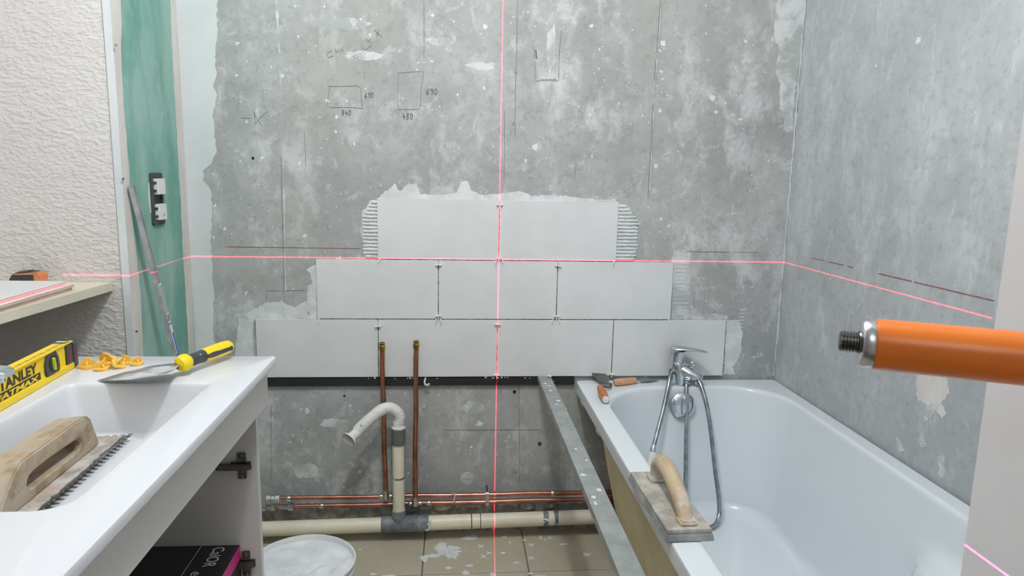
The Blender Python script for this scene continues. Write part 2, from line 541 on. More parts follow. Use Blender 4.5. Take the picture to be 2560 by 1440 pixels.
def rough2(poly, step=.008, amp=.003, seed=0):
    """resample a closed 2D outline and make its edge ragged"""
    rnd = random.Random(seed); out = []
    n = len(poly)
    for i in range(n):
        a, b = V3((*poly[i], 0)), V3((*poly[(i + 1) % n], 0))
        k = max(1, int((b - a).length / step))
        for j in range(k):
            p = a.lerp(b, j / k)
            out.append((p.x + rnd.uniform(-amp, amp), p.y + rnd.uniform(-amp, amp)))
    return out
def blob2(cx, cy, rx, ry, seed, n=14, amp=.3):
    rnd = random.Random(seed)
    return [(cx + rx * math.cos(2 * math.pi * i / n) * (1 + rnd.uniform(-amp, amp)), cy + ry * math.sin(2 * math.pi * i / n) * (1 + rnd.uniform(-amp, amp))) for i in range(n)]
def text(name, s, size, mat, parent, o, xd, yd, thick=.0003, shear=0.0, fit=None, bold=0.0):
    """flat lettering lying on a surface: o = lower left corner, xd/yd = writing and up directions"""
    cu = bpy.data.curves.new(name, 'FONT')
    cu.body = s; cu.size = size; cu.extrude = thick; cu.shear = shear; cu.offset = bold
    tmp = bpy.data.objects.new(name, cu); COL.objects.link(tmp)
    dg = bpy.context.evaluated_depsgraph_get()
    me = bpy.data.meshes.new_from_object(tmp.evaluated_get(dg))
    xd, yd, o = V3(xd).normalized(), V3(yd).normalized(), V3(o)
    nd = xd.cross(yd)
    xs = [v.co.x for v in me.vertices] or [0, 1]
    k = 1.0 if not fit else fit / (max(xs) - min(xs))
    x0 = min(xs)
    b = MB()
    b.add([o + xd * ((v.co.x - x0) * k) + yd * v.co.y + nd * (v.co.z + thick) for v in me.vertices], [tuple(p.vertices) for p in me.polygons])
    bpy.data.objects.remove(tmp, do_unlink=True)
    return b.build(name, mat, parent, smooth=0)

# ------------------------------------------------------------------ outlines measured on the walls (metres)
PENCIL = [
[(-0.547, 1.52), (-0.553, 1.49), (-0.555, 1.461), (-0.549, 1.456), (-0.491, 1.459), (-0.442, 1.456)],
[(-0.551, 1.521), (-0.459, 1.526), (-0.449, 1.518), (-0.449, 1.493), (-0.447, 1.458)],
[(-0.331, 1.57), (-0.334, 1.504), (-0.333, 1.46)],
[(-0.329, 1.569), (-0.285, 1.575), (-0.25, 1.576), (-0.258, 1.526), (-0.262, 1.461)],
[(-0.332, 1.457), (-0.286, 1.457), (-0.264, 1.46)],
[(-0.785, 1.438), (-0.778, 1.415), (-0.76, 1.392)],
[(-0.741, 1.441), (-0.768, 1.417), (-0.783, 1.397)],
[(-0.785, 1.436), (-0.781, 1.399)],
[(-0.826, 1.416), (-0.795, 1.417)],
[(-0.537, 1.63), (-0.548, 1.627), (-0.554, 1.616), (-0.549, 1.61), (-0.535, 1.615)],
[(-0.527, 1.636), (-0.525, 1.621)],
[(-0.525, 1.626), (-0.517, 1.634), (-0.514, 1.623)],
[(-0.507, 1.638), (-0.512, 1.629), (-0.502, 1.63), (-0.506, 1.638)],
[(-0.471, 1.615), (-0.463, 1.623), (-0.456, 1.617), (-0.463, 1.61), (-0.471, 1.615)],
[(-0.449, 1.635), (-0.44, 1.644), (-0.444, 1.631), (-0.434, 1.637), (-0.426, 1.643), (-0.414, 1.651)],
[(-0.43, 1.669), (-0.416, 1.658)],
[(-0.414, 1.672), (-0.428, 1.66)],
[(-0.406, 1.698), (-0.383, 1.68)],
[(-0.39, 1.699), (-0.398, 1.68)],
[(0.046, 1.804), (0.047, 1.663), (0.046, 1.582), (0.046, 1.496), (0.047, 1.417), (0.047, 1.377)],
[(0.042, 1.582), (0.052, 1.581)],
[(0.011, 1.463), (0.013, 1.376), (0.014, 1.239)],
[(0.037, 1.426), (0.044, 1.415)],
[(0.046, 1.429), (0.036, 1.414)],
[(0.102, 1.669), (0.11, 1.564)],
[(0.191, 1.718), (0.186, 1.656), (0.186, 1.563)],
[(0.11, 1.557), (0.132, 1.561), (0.185, 1.561)],
[(0.126, 1.564), (0.177, 1.566)],
[(0.173, 1.568), (0.178, 1.566), (0.172, 1.562)],
[(0.253, 1.29), (0.252, 1.247)],
[(0.255, 1.28), (0.262, 1.272), (0.266, 1.283), (0.272, 1.268), (0.276, 1.281)],
[(0.847, 1.305), (0.849, 1.272)],
[(-0.769, 0.822), (-0.768, 0.861), (-0.721, 0.861)],
[(-0.706, 0.862), (-0.644, 0.863)],
[(0.088, 0.275), (0.088, 0.17)],
[(0.079, 0.539), (0.086, 0.29)],
[(-0.18, 0.37), (0.156, 0.368)],
[(-0.766, 0.474), (-0.776, 0.2)]]
PENCIL_NUM = [
[(-0.431, 1.505), (-0.434, 1.501), (-0.437, 1.495), (-0.436, 1.49), (-0.433, 1.489), (-0.432, 1.493), (-0.434, 1.496), (-0.436, 1.493)],
[(-0.422, 1.5), (-0.425, 1.499), (-0.426, 1.503), (-0.423, 1.506), (-0.421, 1.504), (-0.421, 1.496), (-0.423, 1.49), (-0.426, 1.491)],
[(-0.414, 1.507), (-0.417, 1.501), (-0.417, 1.492), (-0.414, 1.49), (-0.411, 1.497), (-0.412, 1.505), (-0.414, 1.507)],
[(-0.505, 1.448), (-0.508, 1.45), (-0.51, 1.446), (-0.506, 1.44), (-0.506, 1.434), (-0.51, 1.434), (-0.509, 1.44), (-0.505, 1.445), (-0.505, 1.448)],
[(-0.497, 1.45), (-0.5, 1.44), (-0.493, 1.441)],
[(-0.495, 1.444), (-0.496, 1.433)],
[(-0.486, 1.45), (-0.489, 1.444), (-0.489, 1.436), (-0.486, 1.433), (-0.483, 1.44), (-0.484, 1.449), (-0.486, 1.45)],
[(-0.234, 1.523), (-0.239, 1.518), (-0.241, 1.512), (-0.241, 1.506), (-0.237, 1.505), (-0.235, 1.51), (-0.238, 1.513), (-0.241, 1.51)],
[(-0.222, 1.518), (-0.226, 1.516), (-0.228, 1.52), (-0.224, 1.524), (-0.221, 1.521), (-0.221, 1.513), (-0.224, 1.507), (-0.227, 1.507)],
[(-0.212, 1.524), (-0.216, 1.518), (-0.215, 1.509), (-0.212, 1.506), (-0.208, 1.513), (-0.209, 1.523), (-0.212, 1.524)],
[(-0.314, 1.445), (-0.317, 1.433), (-0.31, 1.434)],
[(-0.312, 1.438), (-0.313, 1.425)],
[(-0.299, 1.443), (-0.303, 1.445), (-0.305, 1.44), (-0.3, 1.433), (-0.301, 1.426), (-0.305, 1.426), (-0.304, 1.433), (-0.3, 1.439), (-0.299, 1.443)],
[(-0.29, 1.445), (-0.294, 1.438), (-0.293, 1.429), (-0.29, 1.426), (-0.287, 1.434), (-0.288, 1.443), (-0.29, 1.445)]]
PENCIL_THICK = [[(0.109, 1.656), (0.112, 1.627)]]
PATCH = {
'band': [(-1.017, 1.989), (-0.866, 1.996), (-0.883, 1.767), (-0.885, 1.697), (-0.895, 1.613), (-0.896, 1.541), (-0.909, 1.511), (-0.896, 1.481), (-0.91, 1.444), (-0.91, 1.37), (-0.905, 1.308), (-0.931, 1.264), (-0.95, 1.251), (-0.951, 1.22), (-0.932, 1.195), (-0.928, 1.131), (-0.938, 1.028), (-0.938, 0.924), (-0.938, 0.817), (-0.945, 0.723), (-0.941, 0.628), (-0.944, 0.489), (-1.048, 0.49), (-1.031, 0.897), (-1.03, 1.079), (-1.03, 1.465)],
'smear_top': [(-0.399, 1.167), (-0.392, 1.182), (-0.359, 1.206), (-0.346, 1.219), (-0.327, 1.193), (-0.308, 1.217), (-0.275, 1.223), (-0.262, 1.188), (-0.223, 1.185), (-0.171, 1.189), (-0.141, 1.194), (-0.129, 1.229), (-0.108, 1.234), (-0.095, 1.2), (-0.079, 1.195), (-0.059, 1.188), (0.001, 1.193), (0.067, 1.203), (0.107, 1.188), (0.174, 1.192), (0.228, 1.19), (0.269, 1.183), (0.392, 1.18), (0.399, 1.172), (0.001, 1.17)],
'smear_left_mid': [(-0.603, 0.953), (-0.635, 0.933), (-0.623, 0.913), (-0.615, 0.886), (-0.633, 0.879), (-0.639, 0.819), (-0.627, 0.767), (-0.605, 0.767)],
'smear_left_low': [(-0.828, 0.764), (-0.843, 0.78), (-0.801, 0.802), (-0.768, 0.822), (-0.723, 0.825), (-0.678, 0.805), (-0.642, 0.826), (-0.632, 0.805), (-0.636, 0.778), (-0.605, 0.767), (-0.813, 0.764)],
'smear_left_end': [(-0.813, 0.764), (-0.861, 0.767), (-0.866, 0.723), (-0.873, 0.682), (-0.878, 0.628), (-0.818, 0.627)],
'smear_right_mid': [(0.601, 0.978), (0.66, 0.986), (0.671, 0.923), (0.681, 0.825), (0.677, 0.782), (0.609, 0.771)],
'smear_right_tri': [(0.597, 0.978), (0.608, 1.02), (0.641, 1.061), (0.666, 0.993), (0.664, 0.976)],
'smear_right_low': [(0.605, 0.772), (0.637, 0.785), (0.694, 0.782), (0.765, 0.79), (0.81, 0.78), (0.811, 0.764), (0.605, 0.768)],
'smear_right_end': [(0.809, 0.764), (0.854, 0.768), (0.869, 0.725), (0.87, 0.653), (0.858, 0.616), (0.845, 0.594), (0.852, 0.568), (0.813, 0.568)],
'corner_smear': [(0.9, 2.082), (1.0, 2.086), (0.996, 1.842), (0.999, 1.767), (0.996, 1.678), (0.992, 1.601), (0.989, 1.536), (0.993, 1.418), (0.975, 1.415), (0.957, 1.424), (0.961, 1.457), (0.946, 1.47), (0.932, 1.586), (0.913, 1.611), (0.92, 1.688), (0.901, 1.725), (0.901, 1.788), (0.901, 1.838)]}
PATCH_R = {
'right_patch': [(-0.725, 0.781), (-0.779, 0.812), (-0.826, 0.816), (-0.843, 0.773), (-0.833, 0.755), (-0.818, 0.745), (-0.846, 0.725), (-0.831, 0.71), (-0.8, 0.729), (-0.777, 0.725), (-0.743, 0.724)],
'right_smear_a': [(-0.677, 0.604), (-0.703, 0.593), (-0.724, 0.569), (-0.707, 0.573), (-0.688, 0.57)],
'right_smear_b': [(-0.758, 0.636), (-0.779, 0.642), (-0.791, 0.618), (-0.77, 0.615)],
'right_smear_c': [(-0.834, 0.616), (-0.852, 0.629), (-0.867, 0.581), (-0.849, 0.567)],
'right_smear_d': [(-0.772, 0.724), (-0.819, 0.74), (-0.798, 0.702), (-0.774, 0.673)]}
PATCH_G = {
'green_left': [(-0.399, 1.856), (-0.356, 1.87), (-0.364, 1.677), (-0.365, 1.618), (-0.381, 1.566), (-0.384, 1.487), (-0.388, 1.406), (-0.382, 1.326), (-0.383, 1.233), (-0.382, 1.117), (-0.368, 1.008), (-0.364, 0.886), (-0.373, 0.73), (-0.422, 0.4), (-0.475, 0.425), (-0.425, 0.756), (-0.397, 1.202)],
'green_right': [(-0.033, 1.979), (0.079, 2.016), (0.011, 0.974), (-0.001, 0.628), (-0.049, 0.227), (-0.102, 0.252), (-0.046, 0.654), (-0.049, 0.981), (-0.042, 1.157), (-0.041, 1.402), (-0.042, 1.579), (-0.034, 1.754)]}

# ================================================================== THE SETTING
YW = 0.010          # face of the concrete back wall (tile faces lie at y = 0)
XR = 1.002          # face of the right wall
XG = -1.005         # face of the green plasterboard return
YC = -0.418         # face of the rough plaster wall
H = 2.58
FRONT0, FRONT1 = -1.82, -2.03    # doorway wall

def struct(o):
    o['kind'] = 'structure'
    return o

wall_back = struct(MB().box((XG - .12, YW, 0), (XR + .12, YW + .15, H)).build('wall_back', 'concrete_back', smooth=0))
wall_right = struct(MB().box((XR, -3.3, 0), (XR + .15, YW, H)).build('wall_right', 'concrete_side', smooth=0))
wall_green = struct(MB().box((XG - .0038, YC, 0), (XG, YW, H)).build('wall_plasterboard', 'green_board', smooth=0))
wall_niche = struct(MB().box((-1.62, YC, 0), (XG - .004, YW, H)).build('wall_rough_plaster', 'rough_plaster', smooth=0))
wall_left = struct(MB().box((-1.62, -3.3, 0), (-1.50, YC, H)).build('wall_left', 'wall_white', smooth=0))
wf = MB()
wf.box((.256, FRONT1, 0), (XR, FRONT0, H))
wall_front_r = struct(wf.build('wall_front_right', 'jamb_white', smooth=0, bevel=.004))
wall_front_l = struct(MB().box((-1.50, FRONT1, 0), (-.62, FRONT0, H)).build('wall_front_left', 'wall_white', smooth=0))
wall_front_t = struct(MB().box((-.62, FRONT1, 2.06), (.256, FRONT0, H)).build('wall_front_header', 'wall_white', smooth=0))
wall_hall = struct(MB().box((-1.62, -3.42, 0), (XR + .15, -3.30, H)).build('wall_hall', 'wall_white', smooth=0))
ceiling = struct(MB().box((-1.62, -3.42, H), (XR + .15, YW + .15, H + .1)).build('ceiling', 'ceiling_white', smooth=0))
floor = struct(MB().box((-1.62, -3.42, -.12), (XR + .15, YW + .15, -.004)).build('floor', 'floor_joint', smooth=0))

for o, lb, ct in ((wall_back, 'grey bare concrete back wall being tiled with white tiles', 'wall'), (wall_right, 'bare grey concrete wall along the bathtub', 'wall'), (wall_green, 'short green plasterboard wall return with filler strips', 'wall'),
                  (wall_niche, 'rough off-white plastered wall behind the shelf', 'wall'), (wall_left, 'plain white wall at the far left', 'wall'), (wall_front_r, 'white door jamb at the right edge of the photo', 'wall'),
                  (wall_front_l, 'white wall left of the doorway', 'wall'), (wall_front_t, 'white wall above the doorway', 'wall'), (wall_hall, 'white hallway wall behind the viewer', 'wall'),
                  (ceiling, 'white flat ceiling', 'ceiling'), (floor, 'beige tiled floor with plaster splashes', 'floor')):
    tag(o, lb, ct)

# floor tiles
P_ = .342
tile_me = None
for ix in range(-4, 4):
    for iy in range(-6, 1):
        x0, y0 = -.245 + ix * P_ + .002, -.275 + iy * P_ + .002
        x1, y1 = x0 + P_ - .004, y0 + P_ - .004
        x0c, x1c, y1c = max(x0, -1.498), min(x1, XR - .001), min(y1, YW - .001)
        if x1c - x0c < .03 or y1c - y0 < .03 or (y1c > YC and x0c < XG): continue
        full = x0c == x0 and x1c == x1 and y1c == y1
        if full and tile_me:
            o = bpy.data.objects.new('floor_tile', tile_me); COL.objects.link(o); o.parent = floor
            o.location = (x0, y0, 0)
            continue
        b = MB().box((0, 0, -.010), (x1c - x0c, y1c - y0, 0))
        o = b.build('floor_tile', 'floor_tile', floor, smooth=0, bevel=.0012, seg=1)
        o.location = (x0c, y0, 0)
        if full: tile_me = o.data

# ------------------------------------------------------------------ marks and patches on the walls
def on_back(p, d=0.0): return V3((p[0], YW - d, p[1]))
def back_patch(name, poly, mat, t, step=.01, amp=.003, seed=1):
    return MB().prism([on_back(p) for p in rough2(poly, step, amp, seed)], (0, -t, 0)).build(name, mat, wall_back, smooth=0)

back_patch('plaster_band', PATCH['band'], 'filler_white', .0012, .012, .0035, 3)
for i, k in enumerate(('smear_top', 'smear_left_mid', 'smear_left_low', 'smear_left_end', 'smear_right_end')):
    back_patch('adhesive_smear', PATCH[k], 'adhesive', .0010 + .00013 * i, .006, .0025, 10 + i)
for i, k in enumerate(('smear_right_mid', 'smear_right_tri', 'smear_right_low')):
    back_patch('adhesive_smear', PATCH[k], 'smear_pale', .0005 + .00013 * i, .006, .0025, 20 + i)
back_patch('plaster_band', PATCH['corner_smear'], 'smear_pale', .0014, .008, .004, 31)
back_patch('plaster_patch', blob2(-.098, .191, .0235, .0235, 5, 24, .03), 'adhesive_thin', .0006, .01, .0005)
# more filler, in pale smears
rs = random.Random(8)
for i, (cx, cz, rx, rz) in enumerate([(-.50, 1.715, .085, .016), (-.44, 1.62, .06, .014), (-.20, 1.67, .045, .014), (-.06, 1.60, .05, .012), (.16, 1.66, .016, .07), (-.56, .40, .05, .016), (-.66, .23, .045, .03), (-.08, .45, .04, .022)]):
    pl = [(cx + rx * math.cos(a) * (1 + .35 * noise.noise((math.cos(a) * 2, math.sin(a) * 2, i * 3.1))), cz + rz * math.sin(a) * (1 + .5 * noise.noise((math.cos(a) * 2.5, math.sin(a) * 2.5, i * 1.7 + 9)))) for a in [2 * math.pi * j / 40 for j in range(40)]]
    back_patch('filler_smear', pl, 'smear_pale', .0003 + .00003 * i, .005, .0014, 60 + i)
# old formwork seams
def seam(pts, w, mat, t, seed):
    L, R = [], []
    q = resample([V3((p[0], 0, p[1])) for p in pts], .006)
    for p in q:
        k = max(.06, .45 + .9 * noise.noise((p.z * 14, seed * 3.3, 0)) + .5 * noise.noise((p.z * 60, seed, 5)))
        c = p.x + .25 * w * noise.noise((p.z * 25, 7, seed))
        L.append((c - w * k * .5, p.z)); R.append((c + w * k * .5, p.z))
    b = MB().prism([on_back(p) for p in L + R[::-1]], (0, -t, 0))
    return b.build('seam_ridge', mat, wall_back, smooth=0)
seam([(.518, 2.0), (.511, 1.66)], .005, 'adhesive_thin', .004, 1)
seam([(.510, 1.64), (.508, 1.56), (.508, 1.52)], .005, 'adhesive_thin', .004, 2)
seam([(.5075, 1.47), (.5075, 1.18)], .0045, 'adhesive_thin', .0035, 3)
seam([(-.706, 2.0), (-.702, 1.66), (-.700, 1.62)], .011, 'smear_pale', .0012, 4)
seam([(-.699, 1.57), (-.698, 1.40)], .014, 'smear_pale', .0010, 5)
seam([(-.699, 1.30), (-.701, 1.16), (-.705, .86)], .008, 'smear_pale', .0010, 6)
seam([(.998, 1.84), (.999, 1.0), (.999, .56)], .008, 'filler_white', .004, 7)

for pts in ([(.5145, 2.0), (.5095, 1.74), (.5075, 1.66)], [(.5065, 1.64), (.5045, 1.56)], [(.5045, 1.50), (.5042, 1.36), (.504, 1.18)], [(-.706, 1.30), (-.708, 1.16), (-.709, 1.0), (-.712, .80)], [(-.25, 1.80), (-.249, 1.62)], [(-.63, 1.38), (-.629, 1.27)]):
    q = resample(spline([V3((a, 0, c)) for a, c in pts], 6), .012)
    MB().ribbon([on_back((p.x + .0012 * noise.noise((p.z * 40, p.x * 9, 2)), p.z)) for p in q], .0017, (0, -1, 0), .0006).build('seam_crack', 'crack_shade', wall_back, smooth=0)
# pencil marks: each stroke is a drawn line on the wall
for i, s in enumerate(PENCIL):
    MB().ribbon([on_back(p) for p in s], .0012, (0, -1, 0), .0009).build('pencil_line', 'pencil', wall_back, smooth=0)
for s in PENCIL_NUM:
    MB().ribbon([on_back(p) for p in (spline([V3((a, 0, c)) for a, c in s], 4) and [(q.x, q.z) for q in spline([V3((a, 0, c)) for a, c in s], 4)])], .0022, (0, -1, 0), .0009).build('pencil_digit', 'pencil', wall_back, smooth=0)
for s in PENCIL_THICK:
    MB().ribbon([on_back(p) for p in s], .004, (0, -1, 0), .0009).build('pencil_line', 'pencil', wall_back, smooth=0)
def chalk(pts, wdt, mat, wall, nrm):
    return MB().ribbon(pts, wdt, nrm, .0012).build('red_chalk_line', mat, wall, smooth=0)
chalk([(-.894, YW, 1.006), (-.68, YW, 1.0055), (-.461, YW, 1.005)], .0017, 'red_chalk', wall_back, (0, -1, 0))
chalk([(.650, YW, 1.007), (.80, YW, 1.007)], .0014, 'red_chalk', wall_back, (0, -1, 0))
chalk([(.82, YW, 1.007), (.905, YW, 1.007)], .0011, 'red_chalk_faint', wall_back, (0, -1, 0))
for a, c, k in ((-.18, -.25, 1), (-.28, -.36, 0), (-.38, -.41, 0), (-.53, -.67, 0), (-.68, -.80, 0), (-.80, -.94, 0)):
    chalk([(XR, a, 1.0115), (XR, (a + c) / 2, 1.0117), (XR, c, 1.012)], .0016 if k else .0024, 'red_chalk_faint' if k else 'red_chalk', wall_right, (-1, 0, 0))
for x, z, r, mt in ((.064, .508, .006, 'dark_hole'), (-.521, .497, .0035, 'dark_hole'), (-.794, 1.292, .0045, 'dark_hole'), (.158, .316, .008, 'rust'), (.158, .312, .0035, 'dark_hole'), (.075, .21, .002, 'dark_hole'), (-.885, 1.71, .006, 'adhesive_thin')):
    MB().prism([on_back(p) for p in blob2(x, z, r, r, int(x * 999), 12, .2)], (0, -.0007 if mt != 'dark_hole' else -.0011, 0)).build('screw_hole' if mt == 'dark_hole' else 'rust_spot' if mt == 'rust' else 'plaster_patch', mt, wall_back, smooth=0)
# right wall patches
for i, (k, pl) in enumerate(PATCH_R.items()):
    MB().prism([V3((XR, p[0], p[1])) for p in rough2(pl, .006, .0035, 40 + i)], (-.0007 - .0001 * i, 0, 0)).build('filler_patch', 'filler_cream' if i == 0 else 'adhesive_thin', wall_right, smooth=0)
# filler on the plasterboard return
for i, (k, pl) in enumerate(PATCH_G.items()):
    pl = [(YC + .001 if (k == 'green_left' and j in (0, 14, 15, 16)) else min(max(a, YC + .001), YW - .001), c) for j, (a, c) in enumerate(pl)]
    MB().prism([V3((XG, p[0], p[1])) for p in rough2(pl, .02, .002, 50 + i)], (.0012, 0, 0)).build('filler_strip', 'filler_cream', wall_green, smooth=0)
MB().prism([V3((XG, p[0], p[1])) for p in blob2(-.262, 1.165, .012, .045, 77, 16, .25)], (.0008, 0, 0)).build('filler_strip', 'filler_white', wall_green, smooth=0)

# corner bead at the end of the rough plaster wall
trim = struct(MB().box((-1.024, YC - .0045, 0), (XG + .0012, YC + .0, H)).build('trim_1', 'filler_white', smooth=0, bevel=.001))
tag(trim, 'white corner bead at the edge of the rough plaster wall', 'trim')
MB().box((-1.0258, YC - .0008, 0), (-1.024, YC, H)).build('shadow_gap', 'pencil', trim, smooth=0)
for z, dx in ((1.555, .004), (.823, .006), (1.225, -.001)):
    sx = -1.004 + dx
    MB().lathe([(.0012, 0), (.0014, .006), (.0032, .0065), (.003, .009)], (sx + .003, YC - .003, z), (.35, -1, .1), 10).build('screw', 'dull_steel', trim)

# ------------------------------------------------------------------ wall tiles: rows of 4, 3 and 2
PX, PZ, Z0 = .403, .2029, .565
TW, TH, TT = .3998, .1999, .0075
def tile_at(x, z):
    b = MB().box((x, 0, z), (x + TW, TT, z + TH))
    return b.build('wall_tile', 'wall_tile', wall_back, smooth=0, bevel=.0009, seg=2)
for row, (n, x0) in enumerate(((4, -2 * PX), (3, -1.5 * PX), (2, -PX))):
    for k in range(n):
        tile_at(x0 + k * PX + .0016, Z0 + row * PZ + .0015)
# mortar seen at the back of the joints
for z in (1, 2):
    n = (4, 3, 2)[z]
    hw = (2, 1.5, 1)[z] * PX
    MB().box((-hw, .0055, Z0 + z * PZ - .003), (hw, YW, Z0 + z * PZ + .003)).build('joint_bed', 'joint_mortar', wall_back, smooth=0)
for row, xs in ((0, (-PX, 0, PX)), (1, (-PX / 2, PX / 2)), (2, (0,))):
    for x in xs:
        MB().box((x - .003, .0058, Z0 + row * PZ + .004), (x + .003, YW, Z0 + (row + 1) * PZ - .004)).build('joint_bed', 'joint_mortar', wall_back, smooth=0)

# combed adhesive beside the top row
def ridges(x_tile, x_out, seed, sgn):
    rnd = random.Random(seed)
    n = 16
    for i in range(n):
        z = Z0 + 2 * PZ + .008 + i * .01195
        f = i / (n - 1)
        reach = x_out * (1 - (.55 * max(0, f - .72) / .28 + .10 * max(0, .12 - f) / .12)) * rnd.uniform(.93, 1.03)
        pts, rr = [], []
        for k in range(13):
            t = k / 12
            pts.append((x_tile + sgn * reach * t, YW - .001 - rnd.uniform(0, .0006), z + rnd.uniform(-.0008, .0008)))
            rr.append((.0050 + rnd.uniform(-.0009, .0012)) * (1 if t < .9 else .72))
        MB().tube(pts, rr, 8, True, 1.0, (0, 0, 1)).build('adhesive_ridge', 'adhesive', wall_back, smooth=80)
ridges(-PX + .003, .050, 3, -1)
ridges(PX - .001, .074, 4, 1)
MB().prism([on_back(p) for p in rough2([(-.445, .975), (-.40, .972), (-.40, 1.165), (-.425, 1.163), (-.435, 1.14), (-.452, 1.13), (-.45, 1.02)], .008, .002, 5)], (0, -.0013, 0)).build('adhesive_smear', 'adhesive', wall_back, smooth=0)
MB().prism([on_back(p) for p in rough2([(.40, .975), (.465, .975), (.476, 1.02), (.472, 1.07), (.46, 1.12), (.44, 1.16), (.40, 1.168)], .008, .002, 6)], (0, -.0013, 0)).build('adhesive_smear', 'adhesive', wall_back, smooth=0)
for i in range(14):       # scraped ridges right of the middle row
    z = .786 + i * .0135
    MB().ribbon([(.612, YW, z), (.64, YW, z + .0006), (.668 + .004 * math.sin(i * 2.1), YW, z)], .0038, (0, -1, 0), .0012).build('adhesive_scrape', 'adhesive_thin', wall_back, smooth=0)
for i in range(10):
    z = .69 + i * .0125
    MB().ribbon([(.842 + .0025 * i * .6, YW, z), (.862 + .0025 * i * .6, YW, z + .001)], .004, (0, -1, 0), .0014).build('adhesive_scrape', 'adhesive', wall_back, smooth=0)
# crumbs of adhesive under the lowest row
rnd = random.Random(12)
for i in range(26):
    x = rnd.choice([-.41, -.405, -.43, -.30, -.28, -.01, .012, -.03, .03, .1, -.2, -.5, -.36]) + rnd.uniform(-.02, .02)
    MB().lathe([(.0008, 0), (.002 + rnd.random() * .002, .002), (.001, .004)], (x, -.001, .5655 - rnd.random() * .004), (rnd.uniform(-1, 1), -1, -.4), 6).build('adhesive_crumb', 'adhesive', wall_back, jitter=.0008, jscale=300)
MB().tube(spline([(-.243, -.004, .565), (-.247, -.010, .553), (-.244, -.012, .543), (-.236, -.012, .541), (-.232, -.012, .546)], 5), [.003] * 8 + [.004] * 9 + [.0045] * 4, 8).build('adhesive_crumb', 'adhesive', wall_back, jitter=.0012, jscale=200)

# mortar mess along the foot of the wall
rnd = random.Random(4)
nx, nz = 110, 9
g = []
for i in range(nx + 1):
    x = -1.0 + 1.60 * i / nx
    hgt = .088 + .016 * noise.noise((x * 9, 0, 3)) + .006 * noise.noise((x * 40, 1, 3))
    row = []
    for k in range(nz + 1):
        t = k / nz
        y = YW - .001 - (.022 * (1 - t) ** 1.1 + .010 * max(0, noise.noise((x * 22, t * 5, 1))) * (1 - t * .6)) * (.55 + .5 * noise.noise((x * 6, 2, 0)) ** 2 + .3)
        row.append(V3((x, y, hgt * t)))
    g.append(row)
b = MB()
b.add([p for r in g for p in r], [(i * (nz + 1) + k, (i + 1) * (nz + 1) + k, (i + 1) * (nz + 1) + k + 1, i * (nz + 1) + k + 1) for i in range(nx) for k in range(nz)])
b.build('mortar_fillet', 'dirt_mortar', wall_back, smooth=60)
for i, (x, z, rx, rz, mt) in enumerate([(-.178, .092, .038, .018, 'foam_tan'), (-.285, .086, .026, .014, 'dirt_mortar'), (.12, .085, .03, .012, 'dirt_mortar'), (.20, .09, .028, .014, 'dirt_mortar')]):
    bm_ = MB()
    rings = []
    for k in range(7):
        a = -math.pi / 2 + math.pi * k / 6
        rings.append([V3((x + rx * math.cos(a) * math.cos(t) * .99, YW - .006 - .028 * math.cos(a) * max(0, math.sin(t)), z + rz * math.sin(a) + .3 * rz * math.sin(t * 2))) for t in [2 * math.pi * j / 14 for j in range(14)]])
    bm_.loft(rings)
    bm_.build('mortar_lump', mt, wall_back, smooth=70, jitter=.006, jscale=60)

# plaster splashes on the floor
for i, (x, y, rx, ry) in enumerate([(-.165, -.135, .045, .030), (-.185, -.12, .025, .03), (-.15, -.165, .022, .03), (-.21, -.17, .03, .012), (-.24, -.185, .012, .02), (-.089, -.062, .022, .014), (-.075, -.055, .012, .012),
                                    (.10, -.085, .008, .006), (.16, -.07, .006, .012), (.173, -.085, .006, .005), (.30, -.185, .016, .010), (.035, -.06, .008, .005), (.05, -.10, .004, .008), (-.09, -.235, .014, .008),
                                    (-.105, -.275, .010, .012), (-.16, -.245, .014, .006), (.02, -.165, .009, .005), (.06, -.225, .012, .006), (.235, -.12, .016, .006), (.1, -.29, .008, .008), (-.40, -.27, .01, .006), (-.35, -.28, .02, .004), (-.46, -.12, .006, .004), (.13, -.31, .02, .006), (-.02, -.29, .012, .01)]):
    MB().prism([V3((p[0], p[1], 0)) for p in rough2(blob2(x, y, rx, ry, 200 + i, 14, .4), .004, .0012, i)], (0, 0, .0008 + .00012 * i)).build('plaster_splash', 'adhesive', floor, smooth=0)

# ================================================================== THINGS ON THE WALL AND FLOOR
# black batten under the tiles
bt = MB().box((-.99, -.0035, .5365), (.272, YW, .5635)).build('support_batten', 'black_batten', smooth=0, bevel=.001)
tag(bt, 'long black batten carrying the lowest row of wall tiles', 'batten')
for x in (-.92, .20):
    MB().lathe([(.004, 0), (.004, .002), (.0025, .0035)], (x, -.0035, .55), (0, -1, 0), 10).build('screw', 'dull_steel', bt)

